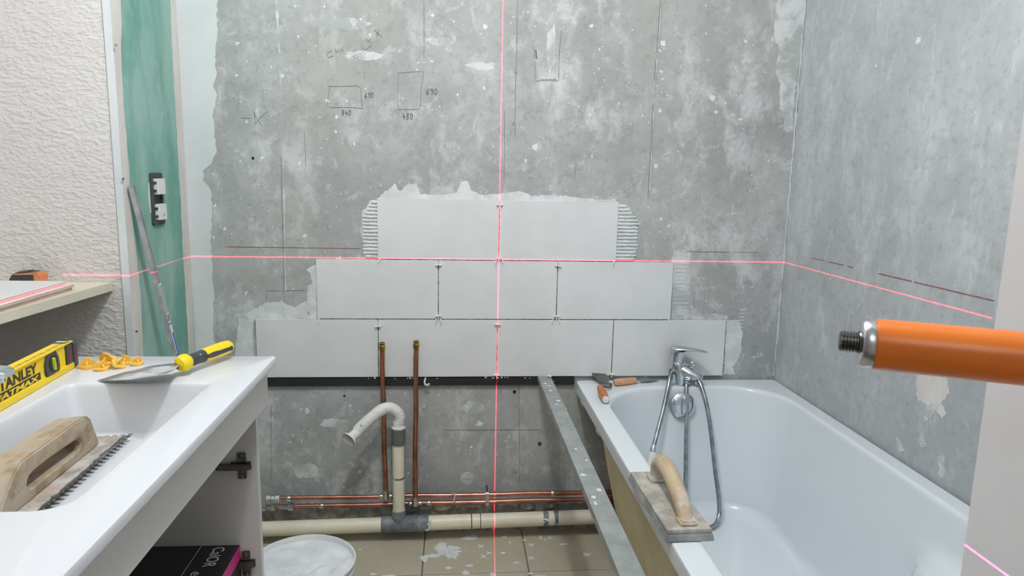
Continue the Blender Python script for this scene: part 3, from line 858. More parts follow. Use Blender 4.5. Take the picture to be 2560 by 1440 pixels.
# ---- tile spacers
def t_spacer(x, z, label, down=True, tilt=0.0):
    t = thing('tile_spacer', label, 'tile spacer', (x, 0, z), 'white plastic spacers stuck in the tile joints')
    b = MB()
    c, s = math.cos(tilt), math.sin(tilt)
    b.obox((x, -.0035, z), (.0105 * c, 0, .0105 * s), (0, .0055, 0), (-.0012 * s, 0, .0012 * c))
    b.build('crossbar', 'spacer_white', t, smooth=0, bevel=.0003, seg=1)
    k = -1 if down else 1
    b = MB().obox((x - k * s * .006, -.0015, z + k * .006 + (.004 if tilt else 0)), (.0012 * c, 0, .0012 * s), (0, .0065, 0), (-.006 * s, 0, .0065 * c))
    b.build('stem', 'spacer_white', t, smooth=0, bevel=.0003, seg=1)
    return t
T = [(0, 1.157, 'white T-shaped spacer high in the joint between the two top-row tiles', True, 0),
     (0, .979, 'white T-shaped spacer at the crossing of the two laser lines', True, 0),
     (-.2015, .954, 'white T-shaped spacer high in the middle-row joint left of the laser', False, 0),
     (-.2015, .781, 'white T-shaped spacer at the foot of the middle-row joint left of the laser', True, 0),
     (.2015, .955, 'slightly twisted white spacer high in the middle-row joint right of the laser', False, -.15),
     (.2015, .781, 'white T-shaped spacer at the foot of the middle-row joint right of the laser', True, 0),
     (-.403, .744, 'white cross spacer above the left copper pipe in the bottom-row joint', False, .05),
     (0, .752, 'white T-shaped spacer on the vertical laser at the top of the bottom row', False, 0),
     (0, .573, 'white T-shaped spacer on the vertical laser just above the black batten', True, 0),
     (.403, .575, 'white T-shaped spacer at the foot of the bottom-row joint above the bathtub corner', True, 0)]
for a in T: t_spacer(*a)
def peg(x, z, lean, label):
    b = MB().tube(spline([(x, .003, z + .001), (x, -.004, z + .001), (x + lean * .002, -.009, z - .003), (x + lean * .003, -.011, z - .008)], 4), [.0017] * 9 + [.0014] * 4, 8)
    o = b.build('spacer_peg', 'spacer_white')
    tag(o, label, 'tile spacer', 'white pegs hanging from the horizontal tile joints')
for a in [(-.395, Z0 + 2 * PZ, -1, 'white bent peg under the lower left corner of the top tile row'),
          (-.008, Z0 + 2 * PZ, -1, 'white bent peg just left of the vertical laser in the upper joint'),
          (.012, Z0 + 2 * PZ, 1, 'white bent peg just right of the vertical laser in the upper joint'),
          (.392, Z0 + 2 * PZ, -1, 'white bent peg under the lower right corner of the top tile row'),
          (-.597, Z0 + PZ, 0, 'white bent peg under the lower left corner of the middle tile row'),
          (-.208, Z0 + PZ, -1, 'left white peg of the pair below the middle-row joint left of the laser'),
          (-.194, Z0 + PZ, 1, 'right white peg of the pair below the middle-row joint left of the laser'),
          (.188, Z0 + PZ, -1, 'left white peg of the pair below the middle-row joint right of the laser'),
          (.210, Z0 + PZ, 1, 'right white peg of the pair below the middle-row joint right of the laser'),
          (.597, Z0 + PZ, 0, 'white bent peg under the lower right corner of the middle tile row')]:
    peg(*a)
def floor_cross(x, y, a, label):
    b = MB()
    for k in (0, 1):
        ang = a + k * math.pi / 2
        b.obox((x, y, .0018 + .0004 * k), (.0115 * math.cos(ang), .0115 * math.sin(ang), 0), (-.0016 * math.sin(ang), .0016 * math.cos(ang), 0), (0, 0, .0016))
    tag(b.build('cross_spacer', 'spacer_white', smooth=0), label, 'tile spacer', 'white cross spacers lying on the floor')
for a in [(-.051, -.119, .75, 'white cross spacer on the floor left of the laser line, farthest from the viewer'),
          (-.046, -.184, .7, 'left of the two touching white cross spacers by the laser line on the floor'),
          (-.026, -.164, .85, 'right of the two touching white cross spacers by the laser line on the floor'),
          (.121, -.119, .6, 'white cross spacer on the floor right of the tile joint, far one'),
          (.112, -.202, .9, 'white cross spacer on the floor joint right of the laser, near one'),
          (.193, -.073, .3, 'white cross spacer on the floor close to the drain pipe end'),
          (-.148, -.127, .8, 'white cross spacer on the right rim of the large plaster splash'),
          (-.163, -.172, .7, 'white cross spacer at the near foot of the large plaster splash')]:
    floor_cross(*a)

# ---- copper pipes
def riser(x0, z0, x1, z1, label):
    t = thing('copper_riser', label, 'pipe', (x0, -.042, z0))
    L = [(x0 + (x1 - x0) * k / 10 + .0012 * math.sin(k * 1.3), -.042, z0 + (z1 - z0) * k / 10) for k in range(11)]
    MB().tube(L, .0084, 14).build('pipe', 'copper', t)
    MB().lathe([(.0090, -.030), (.0100, -.024), (.0115, -.018), (.0115, -.012), (.0095, -.008), (.0100, -.002), (.0090, 0), (.0062, 0), (.006, -.012)], (x1, -.042, z1 + .022), (0, 0, 1), 8).build('end_fitting', 'brass', t, smooth=25)
    MB().lathe([(.0105, -.014), (.0108, -.004), (.0108, .010), (.0098, .018)], (x0, -.042, z0 + .006), (0, 0, 1), 14).build('tee_socket', 'solder', t)
    return t
riser(-.3795, .152, -.386, .676, 'upright copper pipe behind the white flexible drain hose')
riser(-.279, .124, -.2735, .682, 'upright copper pipe right of the cream drain riser')
def run(z0, z1, label):
    t = thing('copper_run', label, 'pipe', (-.2, -.030, z0))
    n = 24
    pts = [(-.755 + 1.35 * k / n, -.030 + .001 * math.sin(k * 1.7), z0 + (z1 - z0) * k / n + .0012 * math.sin(k * .9)) for k in range(n + 1)]
    MB().tube(pts, .0078, 14).build('pipe', 'copper_run', t)
    return t
r1 = run(.1465, .147, 'upper of the two horizontal copper pipes along the wall foot')
r2_ = run(.1155, .124, 'lower of the two horizontal copper pipes along the wall foot')
for x, t, z in ((-.395, r1, .1470), (-.364, r1, .1470), (-.295, r2_, .1180), (-.263, r2_, .1185), (-.232, r2_, .119), (.205, r1, .1470), (-.71, r1, .1465), (-.60, r2_, .1165)):
    MB().lathe([(.0086, -.008), (.0098, -.006), (.0098, .006), (.0086, .008)], (x, -.030, z), (1, 0, 0), 14).build('solder_ring', 'solder', t)
for t, z, L in ((r1, .1465, -.785), (r2_, .1155, -.80)):
    MB().lathe([(.008, 0), (.013, .003), (.013, .016), (.009, .018), (.009, .030), (.0125, .032), (.0125, .046), (.008, .050)], (L, -.030, z), (1, 0, 0), 6 if z > .13 else 8).build('valve', 'valve_steel', t, smooth=25)
MB().lathe([(.010, 0), (.010, .03), (.014, .031), (.014, .047), (.009, .05)], (-.74, -.030, .116), (1, 0, 0), 8).build('valve', 'valve_steel', r2_, smooth=25)
# clip holding both runs
t = thing('pipe_clip', 'zinc double clip clasping both horizontal copper pipes', 'pipe clip', (-.028, -.03, .1))
MB().obox((-.028, -.040, .132), (.0062, 0, 0), (0, .0012, 0), (0, 0, .024)).build('strap', 'valve_steel', t, smooth=0, bevel=.0006, seg=1)
for z in (.1475, .1185):
    MB().lathe([(.0098, -.006), (.0098, .006)], (-.028, -.030, z), (1, 0, 0), 16).build('ring', 'valve_steel', t)
MB().tube([(-.028, -.03, .1575), (-.028, YW, .160)], .003, 8).build('stem', 'dull_steel', t)
# a shred of white plaster hanging over the copper runs
o = MB().tube(spline([(-.150, -.038, .156), (-.145, -.041, .157), (-.142, -.042, .146), (-.145, -.042, .136), (-.141, -.041, .126)], 5), .0022, 7).build('plaster_shred', 'adhesive', jitter=.001, jscale=200)
tag(o, 'white shred of plaster draped over the copper pipes left of the clip', 'plaster')

# ---- drain pipe
pv = thing('drain_pipe', 'cream plastic drain pipe with grey tee along the wall foot', 'drain pipe', (-.333, -.062, .02))
def pz(x): return .0530 + (x + .76) * .0165
def pp(x): return V3((x, -.062, pz(x)))
MB().tube([pp(-1.0), pp(-.7), pp(-.372)], .0250, 24).build('pipe_run', 'pvc_cream', pv)
MB().tube([pp(-.295), pp(-.05), pp(.2), pp(.42)], .0250, 24).build('pipe_run', 'pvc_cream', pv)
tee = MB().tube([pp(-.392), pp(-.392 + .002), pp(-.362), pp(-.360), pp(-.305), pp(-.303), pp(-.266), pp(-.264)], [.0262, .0282, .0282, .0272, .0272, .0282, .0282, .0262], 24).build('tee', 'pvc_grey', pv)
MB().tube([V3((-.333, -.062, .06)), V3((-.333, -.062, .095)), V3((-.333, -.062, .097)), V3((-.333, -.062, .112)), V3((-.333, -.062, .113))], [.024, .024, .0235, .0235, .021], 24).build('tee_branch', 'pvc_grey', tee)
MB().tube([pp(-.262), pp(-.260), pp(-.232), pp(-.231)], [.0262, .0285, .0285, .026], 24).build('collar', 'pvc_grey', tee)
MB().tube([(-.333, -.062, .10), (-.3335, -.062, .362)], .0203, 24).build('pipe_riser', 'pvc_cream', pv)
MB().lathe([(.0206, 0), (.0232, .001), (.0236, .056), (.0215, .058)], (-.3325, -.062, .350), (0, 0, 1), 28).build('coupling', 'pvc_dark', pv)
rnd = random.Random(2)
MB().tube([(-.333, -.062, .2285), (-.333, -.062, .2345)], .0209, 24).build('glue_ring', 'pvc_dark', pv, jitter=.002, jscale=90)
for x, ww in ((.176, .008), (.213, .0075)):
    MB().tube([pp(x - ww), pp(x + ww)], .0256, 24).build('glue_ring', 'pvc_grey', pv, jitter=.003, jscale=70)
b = MB()
for x, ww in ((-.083, .0015), (-.052, .0012)):
    b = MB(); b.tube([pp(x - ww), pp(x + ww)], .02525, 24).build('marker_line', 'dark_hole', pv)
MB().prism([V3((p[0], -.0872, p[1])) for p in rough2([(-.243, .05), (-.235, .075), (-.222, .089), (-.224, .07), (-.226, .055), (-.232, .044)], .005, .0015, 3)], (0, -.002, 0)).build('tape_shred', 'adhesive', pv, smooth=0)
# flexible hose
path = spline([(-.3325, -.062, .408), (-.3315, -.062, .425), (-.3285, -.063, .443), (-.336, -.067, .4645), (-.359, -.074, .4815), (-.385, -.082, .4785), (-.416, -.092, .4565), (-.448, -.102, .4295), (-.463, -.107, .413)], 14)
q = resample(path, .0023)
MB().tube(q, [(.0203 if k % 2 else (.0186 if k < 50 else .0197)) * (.88 if k < 8 else 1 if k < 60 else .97) for k in range(len(q))], 20).build('flexible_hose', 'pvc_white', pv, smooth=60)
MB().lathe([(.0205, 0), (.0232, .001), (.0232, .006), (.019, .008), (.0185, .026), (.0175, .028)], (-.3325, -.062, .406), (0, 0, 1), 24).build('hose_collar', 'pvc_white', pv)
ax = V3((-.56, -.74, -.37))
m0 = V3((-.461, -.107, .414))
mo = MB().lathe([(.0150, -.006), (.0165, 0), (.0165, .026), (.0180, .032), (.0190, .037), (.0255, .0395), (.0262, .0450), (.0240, .0450), (.0180, .034), (.0145, .020), (.0140, .004)], m0, ax, 32, True, True).build('hose_mouth', 'pvc_white', pv)
MB().lathe([(.0017, 0), (.0035, .001), (.0035, .004)], (-.448, -.121, .443), (-.2, -1, .5), 8).build('plaster_dab', 'adhesive', pv)

# ---- bucket of adhesive
BX, BY, BZ = -.540, -.606, .250
t = thing('plaster_bucket', 'white plastic bucket full of white adhesive paste beside the washstand', 'bucket', (BX, BY, 0))
MB().lathe([(.112, 0), (.115, .004), (.133, .215), (.1365, .217), (.1365, .232), (.134, .234), (.1345, .246), (.1375, .248), (.1378, .252), (.1345, .252), (.1315, .24), (.130, .20), (.112, .006)], (BX, BY, 0), (0, 0, 1), 56).build('pail', 'bucket_plastic', t)
rings = []
def paste_z(x, y):
    n1 = noise.noise((x * 13, y * 13, 4)); n2 = noise.noise((x * 34 + 3, y * 34, 7)); n3 = noise.noise((x * 80, y * 80, 1))
    near = smooth_(max(0, min(1, (-y + .02) / .11)))
    return .240 + .006 * n1 + (.006 + .020 * near) * max(0, n2 + .12) + .003 * abs(n3) * (.3 + near)
def smooth_(x): return x * x * (3 - 2 * x)
for i in range(34):
    r = .1312 * (1 - i / 33) + .0004
    rings.append([V3((BX + r * math.cos(a), BY + r * math.sin(a), .238 + (paste_z(r * math.cos(a), r * math.sin(a)) - .238) * min(1, (i + .3) / 4))) for a in [2 * math.pi * j / 84 for j in range(84)]])
MB().loft(rings, False, True).build('adhesive_paste', 'paste', t, smooth=80)
b = MB()
b.tube([(BX + .139 * math.cos(a), BY + .139 * math.sin(a), .222 - .10 * math.sin((a + 1.2) * 1.0) ** 2) for a in [-1.2 + math.pi * k / 24 for k in range(25)]], .002, 8).build('wire_handle', 'valve_steel', t)

# ---- socket on the green board
t = thing('power_socket', 'unfinished black wall socket frame with two white modules on green board', 'socket', (XG, -.22, 1.095))
MB().frame([V3((XG, p.x, p.y)) for p in rrect(-.262, -.184, 1.093, 1.241, .008, 4)], [V3((XG, p.x, p.y)) for p in rrect(-.248, -.196, 1.106, 1.228, .003, 4)], (.006, 0, 0)).build('mounting_frame', 'dark_plastic', t, smooth=0)
MB().box((XG, -.249, 1.105), (XG + .003, -.195, 1.229)).build('back_box', 'black_batten', t, smooth=0)
for z0, z1 in ((1.180, 1.2255), (1.1075, 1.153)):
    mo = MB().box((XG + .002, -.2425, z0), (XG + .017, -.195, z1)).build('module', 'socket_white', t, smooth=0, bevel=.0015)
    for zz in (z0 + .011, z1 - .012):
        MB().box((XG + .002, -.2465, zz - .003), (XG + .012, -.2425, zz + .003)).build('clip', 'dark_plastic', mo, smooth=0)
MB().ribbon([(XG + .017, -.222, 1.1205), (XG + .017, -.217, 1.123), (XG + .017, -.214, 1.119), (XG + .017, -.209, 1.122)], .0022, (1, 0, 0), .0003).build('print_mark', 'pencil', t, smooth=0)

# ---- leaning zinc profile
A, B = V3((-.996, -.398, 1.208)), V3((-.878, -.152, 0))
d = (B - A).normalized()
sd = V3((0, 0, 1)).cross(d).normalized(); nd = sd.cross(d).normalized()
if nd.x < 0: nd = -nd
# width seen from the room: along a direction across the length, mostly y
acr = (V3((0, 1, 0)) - d * d.y).normalized(); out_ = acr.cross(d).normalized()
if out_.x < 0: out_ = -out_
t = thing('metal_profile', 'slim zinc drywall profile leaning on the corner of the green wall', 'profile', B)
Lh = (B - A).length / 2; Cc = (A + B) / 2
MB().obox(Cc - out_ * .002, d * Lh, acr * .0085, out_ * .0008).build('web', 'profile_zinc', t, smooth=0)
for s in (-1, 1):
    MB().obox(Cc + acr * (.0085 * s) + out_ * .003, d * Lh, acr * .0008, out_ * .0058).build('flange', 'profile_zinc', t, smooth=0)
MB().obox(Cc + out_ * .0026, d * Lh, acr * .0016, out_ * .0045).build('rib', 'profile_zinc', t, smooth=0)
def prof_at(k): return A + d * k
def sticker(name, k0, k1, mat, wdt=.0078, off=.0094, sh=0.0):
    c = prof_at((k0 + k1) / 2) + out_ * off + acr * sh
    return MB().obox(c, d * ((k1 - k0) / 2), acr * wdt, out_ * .0002).build(name, mat, t, smooth=0)
st = sticker('label_sticker', .275, .395, 'label_white')
sticker('label_sticker', .40, .49, 'label_white')
sticker('blue_sticker', .425, .50, 'label_blue', .0042, .0098, .0015)
rnd = random.Random(6)
for r in range(2):          # two lines of small print, too small to read
    k = .282
    while k < .362:
        L = rnd.uniform(.0015, .003)
        MB().obox(prof_at(k + L / 2) + out_ * .0097 + acr * (.0032 - .0062 * r), d * (L / 2), acr * .0018, out_ * .0002).build('print_mark', 'pencil', st, smooth=0)
        k += L + .0014
for k in range(9):
    c = prof_at(.37 + k * .0022) + out_ * .0097
    MB().obox(c, d * .0007, acr * .005, out_ * .0002).build('bar_code_line', 'pencil', st, smooth=0)

# ---- shelf with tiles and tape measure
sh = thing('wall_shelf', 'cream painted board shelf under a stack of tiles', 'shelf', (-1.28, -.75, .93))
poly = [(-1.499, YC - .0005), (-1.049, YC - .0005), (-1.102, -1.15), (-1.499, -1.15)]
MB().prism([V3((x, y, .9315)) for x, y in poly], (0, 0, .0235)).build('board', 'shelf_board', sh, smooth=0, bevel=.0012)
MB().box((-1.499, YC - .026, .909), (-1.112, YC - .0005, .9315)).build('cleat', 'pine', sh, smooth=0, bevel=.001)
MB().box((-1.499, -1.12, .909), (-1.474, YC - .03, .9315)).build('cleat', 'pine', sh, smooth=0, bevel=.001)
for i, (x1, y1, zz, lab) in enumerate([(-1.083, -.548, .955, 'bottom tile of the white tile stack on the shelf'), (-1.079, -.545, .9632, 'middle tile of the white tile stack on the shelf'), (-1.091, -.556, .9714, 'top tile of the white tile stack on the shelf')]):
    tl = thing('loose_tile', lab, 'tile', (x1 - .19, y1 - .2, zz), 'white tiles stacked on the shelf')
    MB().box((x1 - .38, y1 - .42, zz), (x1, y1, zz + .0058)).build('biscuit', 'tile_biscuit', tl, smooth=0, bevel=.0005, seg=1)
    MB().box((x1 - .38, y1 - .42, zz + .0058), (x1, y1, zz + .0078)).build('glaze', 'wall_tile', tl, smooth=0, bevel=.0005, seg=1)
tm = thing('tape_measure', 'black and orange tape measure on the shelf behind the tile stack', 'tape measure', (-1.228, -.47, .955))
prof = [(-1.268, .955), (-1.192, .955), (-1.190, .982), (-1.195, .9895), (-1.210, .991), (-1.245, .989), (-1.257, .984), (-1.264, .972)]
MB().prism([V3((x, -.490, z)) for x, z in prof], (0, .036, 0)).build('case', 'dark_plastic', tm, smooth=0, bevel=.003)
MB().prism([V3((x, -.4915, z)) for x, z in [(-1.204, .957), (-1.1915, .957), (-1.1895, .982), (-1.196, .9905), (-1.256, .985), (-1.246, .9825), (-1.204, .9835)]], (0, .039, 0)).build('grip', 'tape_orange', tm, smooth=0, bevel=.001)
MB().obox((-1.231, -.472, .9918), (.012, 0, .001), (0, .014, 0), (0, 0, .0012)).build('belt_clip', 'bare_steel', tm, smooth=0)
MB().box((-1.276, -.482, .955), (-1.266, -.462, .959)).build('hook', 'dark_plastic', tm, smooth=0)

# ================================================================== BATHTUB
ZR = .5525
tub = thing('bathtub', 'white bathtub with tan underside standing in the right corner', 'bathtub', (.64, -.85, 0))
NR = 12
def dense(ring, k):
    out = []
    n = len(ring)
    for i in range(n):
        a, b = ring[i], ring[(i + 1) % n]
        s = max(1, int((b - a).length / k))
        for j in range(s): out.append(a.lerp(b, j / s))
    return out
def ringz(dx0, dx1, dyf, dyn, r, z):
    """basin outline pulled in from the rim edge by these amounts"""
    x0, x1, y1, y0 = .338 + dx0, .944 - dx1, -.082 - dyf, -1.60 + dyn
    return rrect(x0, x1, y0, y1, r, NR, z)
# straight sides get extra points so that all rings share one count
def fill(ring):
    out = []
    m = NR + 1
    segs = (10, 30, 10, 30)
    for q in range(4):
        c = ring[q * m:(q + 1) * m]
        out += c
        a, b = c[-1], ring[((q + 1) % 4) * m]
        for j in range(1, segs[q]): out.append(a.lerp(b, j / segs[q]))
    return out
def lip(x0, x1, y0, y1, r, z): return fill(rrect(x0, x1, y0, y1, r, NR, z))
OX0, OX1, OY0, OY1 = .277, .993, -1.69, -.004
R1, R2, R3, R4 = .17, .22, .16, .16
basin_rings = [
    lip(OX0 + .014, OX1 - .004, OY0 + .014, OY1 - .004, .012, .508),
    lip(OX0 + .003, OX1 - .001, OY0 + .003, OY1 - .001, .014, .509),
    lip(OX0, OX1, OY0, OY1, .014, .513),
    lip(OX0, OX1, OY0, OY1, .014, .516),
    lip(OX0, OX1, OY0, OY1, .014, .545),
    lip(OX0, OX1, OY0, OY1, .014, .548),
    lip(OX0 + .0013, OX1 - .0006, OY0 + .0013, OY1 - .0006, .013, .5512),
    lip(OX0 + .0045, OX1 - .002, OY0 + .0045, OY1 - .002, .012, ZR),
    lip(OX0 + .0075, OX1 - .004, OY0 + .0075, OY1 - .004, .011, ZR),
]
prof = [(-.013, ZR), (-.008, ZR), (-.003, ZR - .0008), (0, ZR - .003), (.0025, ZR - .008), (.004, ZR - .016)]
for t_, z in prof: basin_rings.append(fill(ringz(t_, t_, t_, t_, (R1, R2, R3, R4), z)))
for k in range(1, 19):
    f = k / 18
    z = ZR - .016 - f * .352
    s = f ** 1.15
    basin_rings.append(fill(ringz(.004 + .058 * s, .004 + .058 * s, .004 + .075 * s, .004 + .30 * s, (R1 - .02 * f, R2 - .05 * f, R3, R4), z)))
zb = ZR - .016 - .352
for k in range(1, 9):
    a = math.pi / 2 * k / 8
    d_ = .045 * (1 - math.cos(a)); zz = zb - .045 * math.sin(a)
    basin_rings.append(fill(ringz(.062 + d_, .062 + d_, .079 + d_, .304 + d_, (R1 - .025, R2 - .055, R3 - .01, R4 - .01), zz)))
zf = zb - .045
# moulded arm rests low on both long walls
def smooth01(x): x = max(0, min(1, x)); return x * x * (3 - 2 * x)
for ri, ring in enumerate(basin_rings):
    if ri < 13: continue
    for p in ring:
        k = smooth01((-.90 - p.y) / .10) * smooth01((p.y + 1.62) / .12)
        k *= smooth01((.455 - p.z) / .05)
        p.x += k * (- .062 * smooth01((p.x - .74) / .13))
b = MB().loft(basin_rings, False, True)
b.build('basin', 'tub_acrylic', tub, smooth=40)
# tan fibreglass shell
sr = []
for k in range(10):
    f = k / 9
    s = f ** 1.3
    sr.append(fill(ringz(-.030 + .058 * s, -.030 + .058 * s, -.03 + .08 * s, -.03 + .30 * s, (R1 + .02, R2 + .02, R3, R4), .530 - f * .352)))
for k in range(1, 7):
    a = math.pi / 2 * k / 6
    d_ = .06 * (1 - math.cos(a)); zz = .178 - .05 * math.sin(a)
    sr.append(fill(ringz(.028 + d_, .028 + d_, .05 + d_, .27 + d_, (R1 - .02, R2 - .04, R3, R4), zz)))
MB().loft(sr, False, True).build('shell', 'tub_shell', tub, smooth=60)
for x in (.42, .86):
    for y in (-.34, -1.28):
        MB().lathe([(.014, 0), (.022, .002), (.022, .012), (.007, .014), (.007, .11)], (x, y, 0), (0, 0, 1), 12).build('foot', 'pvc_white', tub)
MB().box((.40, -1.30, .080), (.88, -1.26, .108)).build('foot_rail', 'galvanised', tub, smooth=0)
MB().box((.40, -.36, .080), (.88, -.32, .108)).build('foot_rail', 'galvanised', tub, smooth=0)
for y in (-.075, -.34):
    MB().box((.285, y - .02, .487), (.315, y + .02, .510)).build('rim_clip', 'pvc_white', tub, smooth=0, bevel=.003)
# overflow knob on the far inner wall
oc = V3((.628, -.1035, .494)); oa = V3((0, -1, .16)).normalized()
ov = MB().lathe([(.043, -.002), (.044, .003), (.043, .008), (.036, .0135), (.020, .0150), (.001, .0152)], oc, oa, 40).build('overflow_cover', 'chrome', tub)
ou = V3((.06, 0, 1)); ou = (ou - oa * ou.dot(oa)).normalized(); os_ = oa.cross(ou)
MB().loft([[oc + oa * h + ou * (.036 * math.cos(a) * k) + os_ * (.0085 * math.sin(a) * k) for a in [2 * math.pi * j / 24 for j in range(24)]] for h, k in ((.012, 1), (.020, 1), (.024, .9), (.026, .7))]).build('turning_bar', 'chrome', ov)
MB().lathe([(.035, 0), (.035, .002), (.028, .004), (.001, .0045)], (.60, -.29, zf + .0002), (0, 0, 1), 32).build('drain_plug', 'chrome', tub)
# trap and block under the tub
t = thing('siphon_trap', 'dark green and grey waste trap on the floor under the bathtub', 'trap', (.52, -.13, 0))
MB().tube(spline([(.43, -.062, .07), (.47, -.08, .055), (.50, -.13, .05), (.53, -.19, .055), (.56, -.24, .07)], 6), .028, 18).build('body', 'green_bottle', t)
MB().lathe([(.031, -.012), (.034, -.01), (.034, .01), (.031, .012)], (.50, -.13, .05), (.5, -.8, .05), 18).build('nut', 'green_bottle', t)
MB().tube([(.50, -.13, .06), (.50, -.13, .12)], .020, 14).build('riser', 'pvc_dark', t)
t = thing('support_block', 'grey block with round hole on the floor under the bathtub edge', 'block', (.42, -.27, 0))
MB().box((.385, -.305, 0), (.445, -.265, .085)).build('body', 'grey_block', t, smooth=0, bevel=.003)
MB().box((.372, -.300, .02), (.385, -.275, .115)).build('tab', 'pvc_white', t, smooth=0, bevel=.002)
MB().lathe([(.013, 0), (.013, .004), (.007, .004), (.007, .001)], (.418, -.305, .035), (0, -1, 0), 16).build('hole_rim', 'pvc_white', t)

# ---- apron rail along the tub
t = thing('apron_rail', 'grey galvanised channel rail running from the batten alongside the bathtub', 'metal rail', (.165, -.8, 0))
ch = [(-.0225, 0), (.0225, 0), (.0225, -.018), (.0208, -.018), (.0208, -.0015), (-.0208, -.0015), (-.0208, -.018), (-.0225, -.018)]
x0_, x1_ = .1635, .1635
MB().prism([V3((x0_ + a, -.010, .571 + c)) for a, c in ch], (x1_ - x0_, -1.60, 0)).build('channel', 'galvanised', t, smooth=0)
MB().box((.145, -1.56, 0), (.182, -1.52, .5695)).build('leg', 'galvanised', t, smooth=0)
MB().box((.130, -1.58, 0), (.197, -1.50, .003)).build('leg_plate', 'galvanised', t, smooth=0)
rnd = random.Random(21)
for i in range(12):
    x, y = .1635 + rnd.uniform(-.017, .017), -.05 - rnd.random() * 1.1
    MB().prism([V3((p[0], p[1], .571)) for p in blob2(x, y, .003 + rnd.random() * .004, .003 + rnd.random() * .007, i, 9, .5)], (0, 0, .0012)).build('plaster_dab', 'adhesive', t, smooth=0)
for i, (x, y) in enumerate([(.178, -.018), (.182, -.025)]):
    MB().lathe([(.003, 0), (.006, .003), (.002, .006)], (x, y, .571), (.2, 0, 1), 8).build('plaster_dab', 'adhesive', t, jitter=.002, jscale=150)

# ---- bath mixer
t = thing('bath_mixer', 'chrome bath mixer tap with lever on the far bathtub rim', 'tap', (.640, -.045, ZR))
def ell(c, ax, ay, rx, ry, n=28):
    c, ax, ay = V3(c), V3(ax), V3(ay)
    return [c + ax * rx * math.cos(2 * math.pi * j / n) + ay * ry * math.sin(2 * math.pi * j / n) for j in range(n)]
fx, fy = V3((.86, -.5, 0)).normalized(), V3((.5, .86, 0)).normalized()   # tap points right and forward
bc = V3((.634, -.046, 0))
def lvl(z): return V3((bc.x, bc.y, z))
MB().loft([ell(lvl(z) - fx * k, fx, fy, rx, ry) for z, k, rx, ry in ((ZR, 0, .031, .031), (ZR + .004, 0, .032, .032), (ZR + .010, 0, .031, .031), (ZR + .030, .002, .0315, .031), (ZR + .052, .005, .0305, .030), (ZR + .072, .010, .0275, .0275), (ZR + .079, .011, .025, .025))]).build('body', 'chrome', t, smooth=50)
sp0 = lvl(ZR + .044)
rg = []
for k, dz, rw, rh in ((-.008, .004, .028, .030), (.015, .001, .0275, .028), (.038, -.006, .0255, .0225), (.058, -.011, .0225, .0165), (.072, -.014, .0185, .0130), (.077, -.015, .013, .009)):
    c = sp0 + fx * k + V3((0, 0, dz))
    rg.append(ell(c, fy, (V3((0, 0, 1)) + fx * .35).normalized(), rw, rh))
MB().loft(rg).build('spout', 'chrome', t, smooth=50)
MB().lathe([(.013, 0), (.0135, -.010), (.012, -.012)], sp0 + fx * .058 + V3((0, 0, -.024)), (0, 0, 1), 20).build('aerator', 'chrome', t)
dv = MB().lathe([(.006, 0), (.006, .010), (.0105, .011), (.011, .020), (.0085, .0245), (.0005, .025)], sp0 + fx * .036 + V3((0, 0, .016)), (fx * .2 + V3((0, 0, 1))), 18).build('diverter_knob', 'chrome', t)
hc = lvl(ZR + .078) - fx * .012
MB().loft([ell(hc + V3((0, 0, z)) + fx * k, fx, fy, rx, ry) for z, k, rx, ry in ((0, 0, .023, .023), (.012, 0, .0225, .0225), (.028, .001, .0235, .0225), (.038, .004, .0225, .021))]).build('cartridge_cap', 'chrome', t, smooth=50)
lx = V3((.93, -.36, 0)).normalized(); ly = V3((.36, .93, 0)).normalized()
rg = []
for k, z, rw, rh in ((-.026, .036, .014, .010), (-.018, .040, .022, .0125), (.0, .0445, .0235, .0105), (.02, .0465, .0215, .0078), (.045, .0465, .0190, .0058), (.07, .0450, .016, .0046), (.090, .0425, .0115, .0036), (.098, .0415, .004, .002)):
    rg.append(ell(hc + lx * k + V3((0, 0, z)), ly, (0, 0, 1), rw, rh, 24))
MB().loft(rg).build('lever', 'chrome', t, smooth=60)
# outlet for the hose
MB().lathe([(.0095, 0), (.0105, -.003), (.0105, -.014), (.008, -.017)], lvl(ZR + .026) + V3((.015, -.034, 0)), (0, 0, 1), 8).build('hose_outlet', 'chrome', t, smooth=25)

# ---- shower hose and hand shower
t = thing('shower_hose', 'ribbed steel shower hose looped over the bath mixer into the tub', 'shower hose', (.65, -.2, .15))
zl = zf + .009
hp = spline([(.648, -.076, .570), (.6435, -.092, .540), (.638, -.123, .48), (.632, -.150, .40), (.627, -.178, .30), (.624, -.20, .22), (.626, -.225, .165), (.640, -.275, zl), (.668, -.296, zl), (.700, -.285, zl + .004), (.7205, -.258, .178), (.7215, -.238, .232), (.7145, -.215, .305), (.704, -.168, .450), (.694, -.130, .533), (.681, -.090, .581), (.664, -.030, .590), (.640, -.012, .596), (.612, -.030, .600), (.596, -.062, .596), (.583, -.088, .574), (.556, -.128, .495), (.532, -.160, .435), (.5105, -.188, .383)], 10)
q = resample(hp, .0021)
MB().tube(q, [.0080 if k % 2 else .0066 for k in range(len(q))], 10).build('hose', 'hose_steel', t, smooth=80)
e0, e1 = V3((.5105, -.188, .383)), V3((.490, -.218, .300))
axd = (e1 - e0).normalized()
MB().lathe([(.0075, -.004), (.0085, 0), (.0115, .018), (.0115, .022), (.009, .023)], e0, axd, 16).build('cone_nut', 'valve_steel', t)
t = thing('hand_shower', 'white hand shower hanging from the hose behind the wooden float', 'hand shower', e0 + axd * .17)
MB().lathe([(.0125, .020), (.0140, .022), (.0135, .06), (.0125, .12), (.013, .17), (.015, .19)], e0, axd, 20).build('handle', 'pvc_white', t)
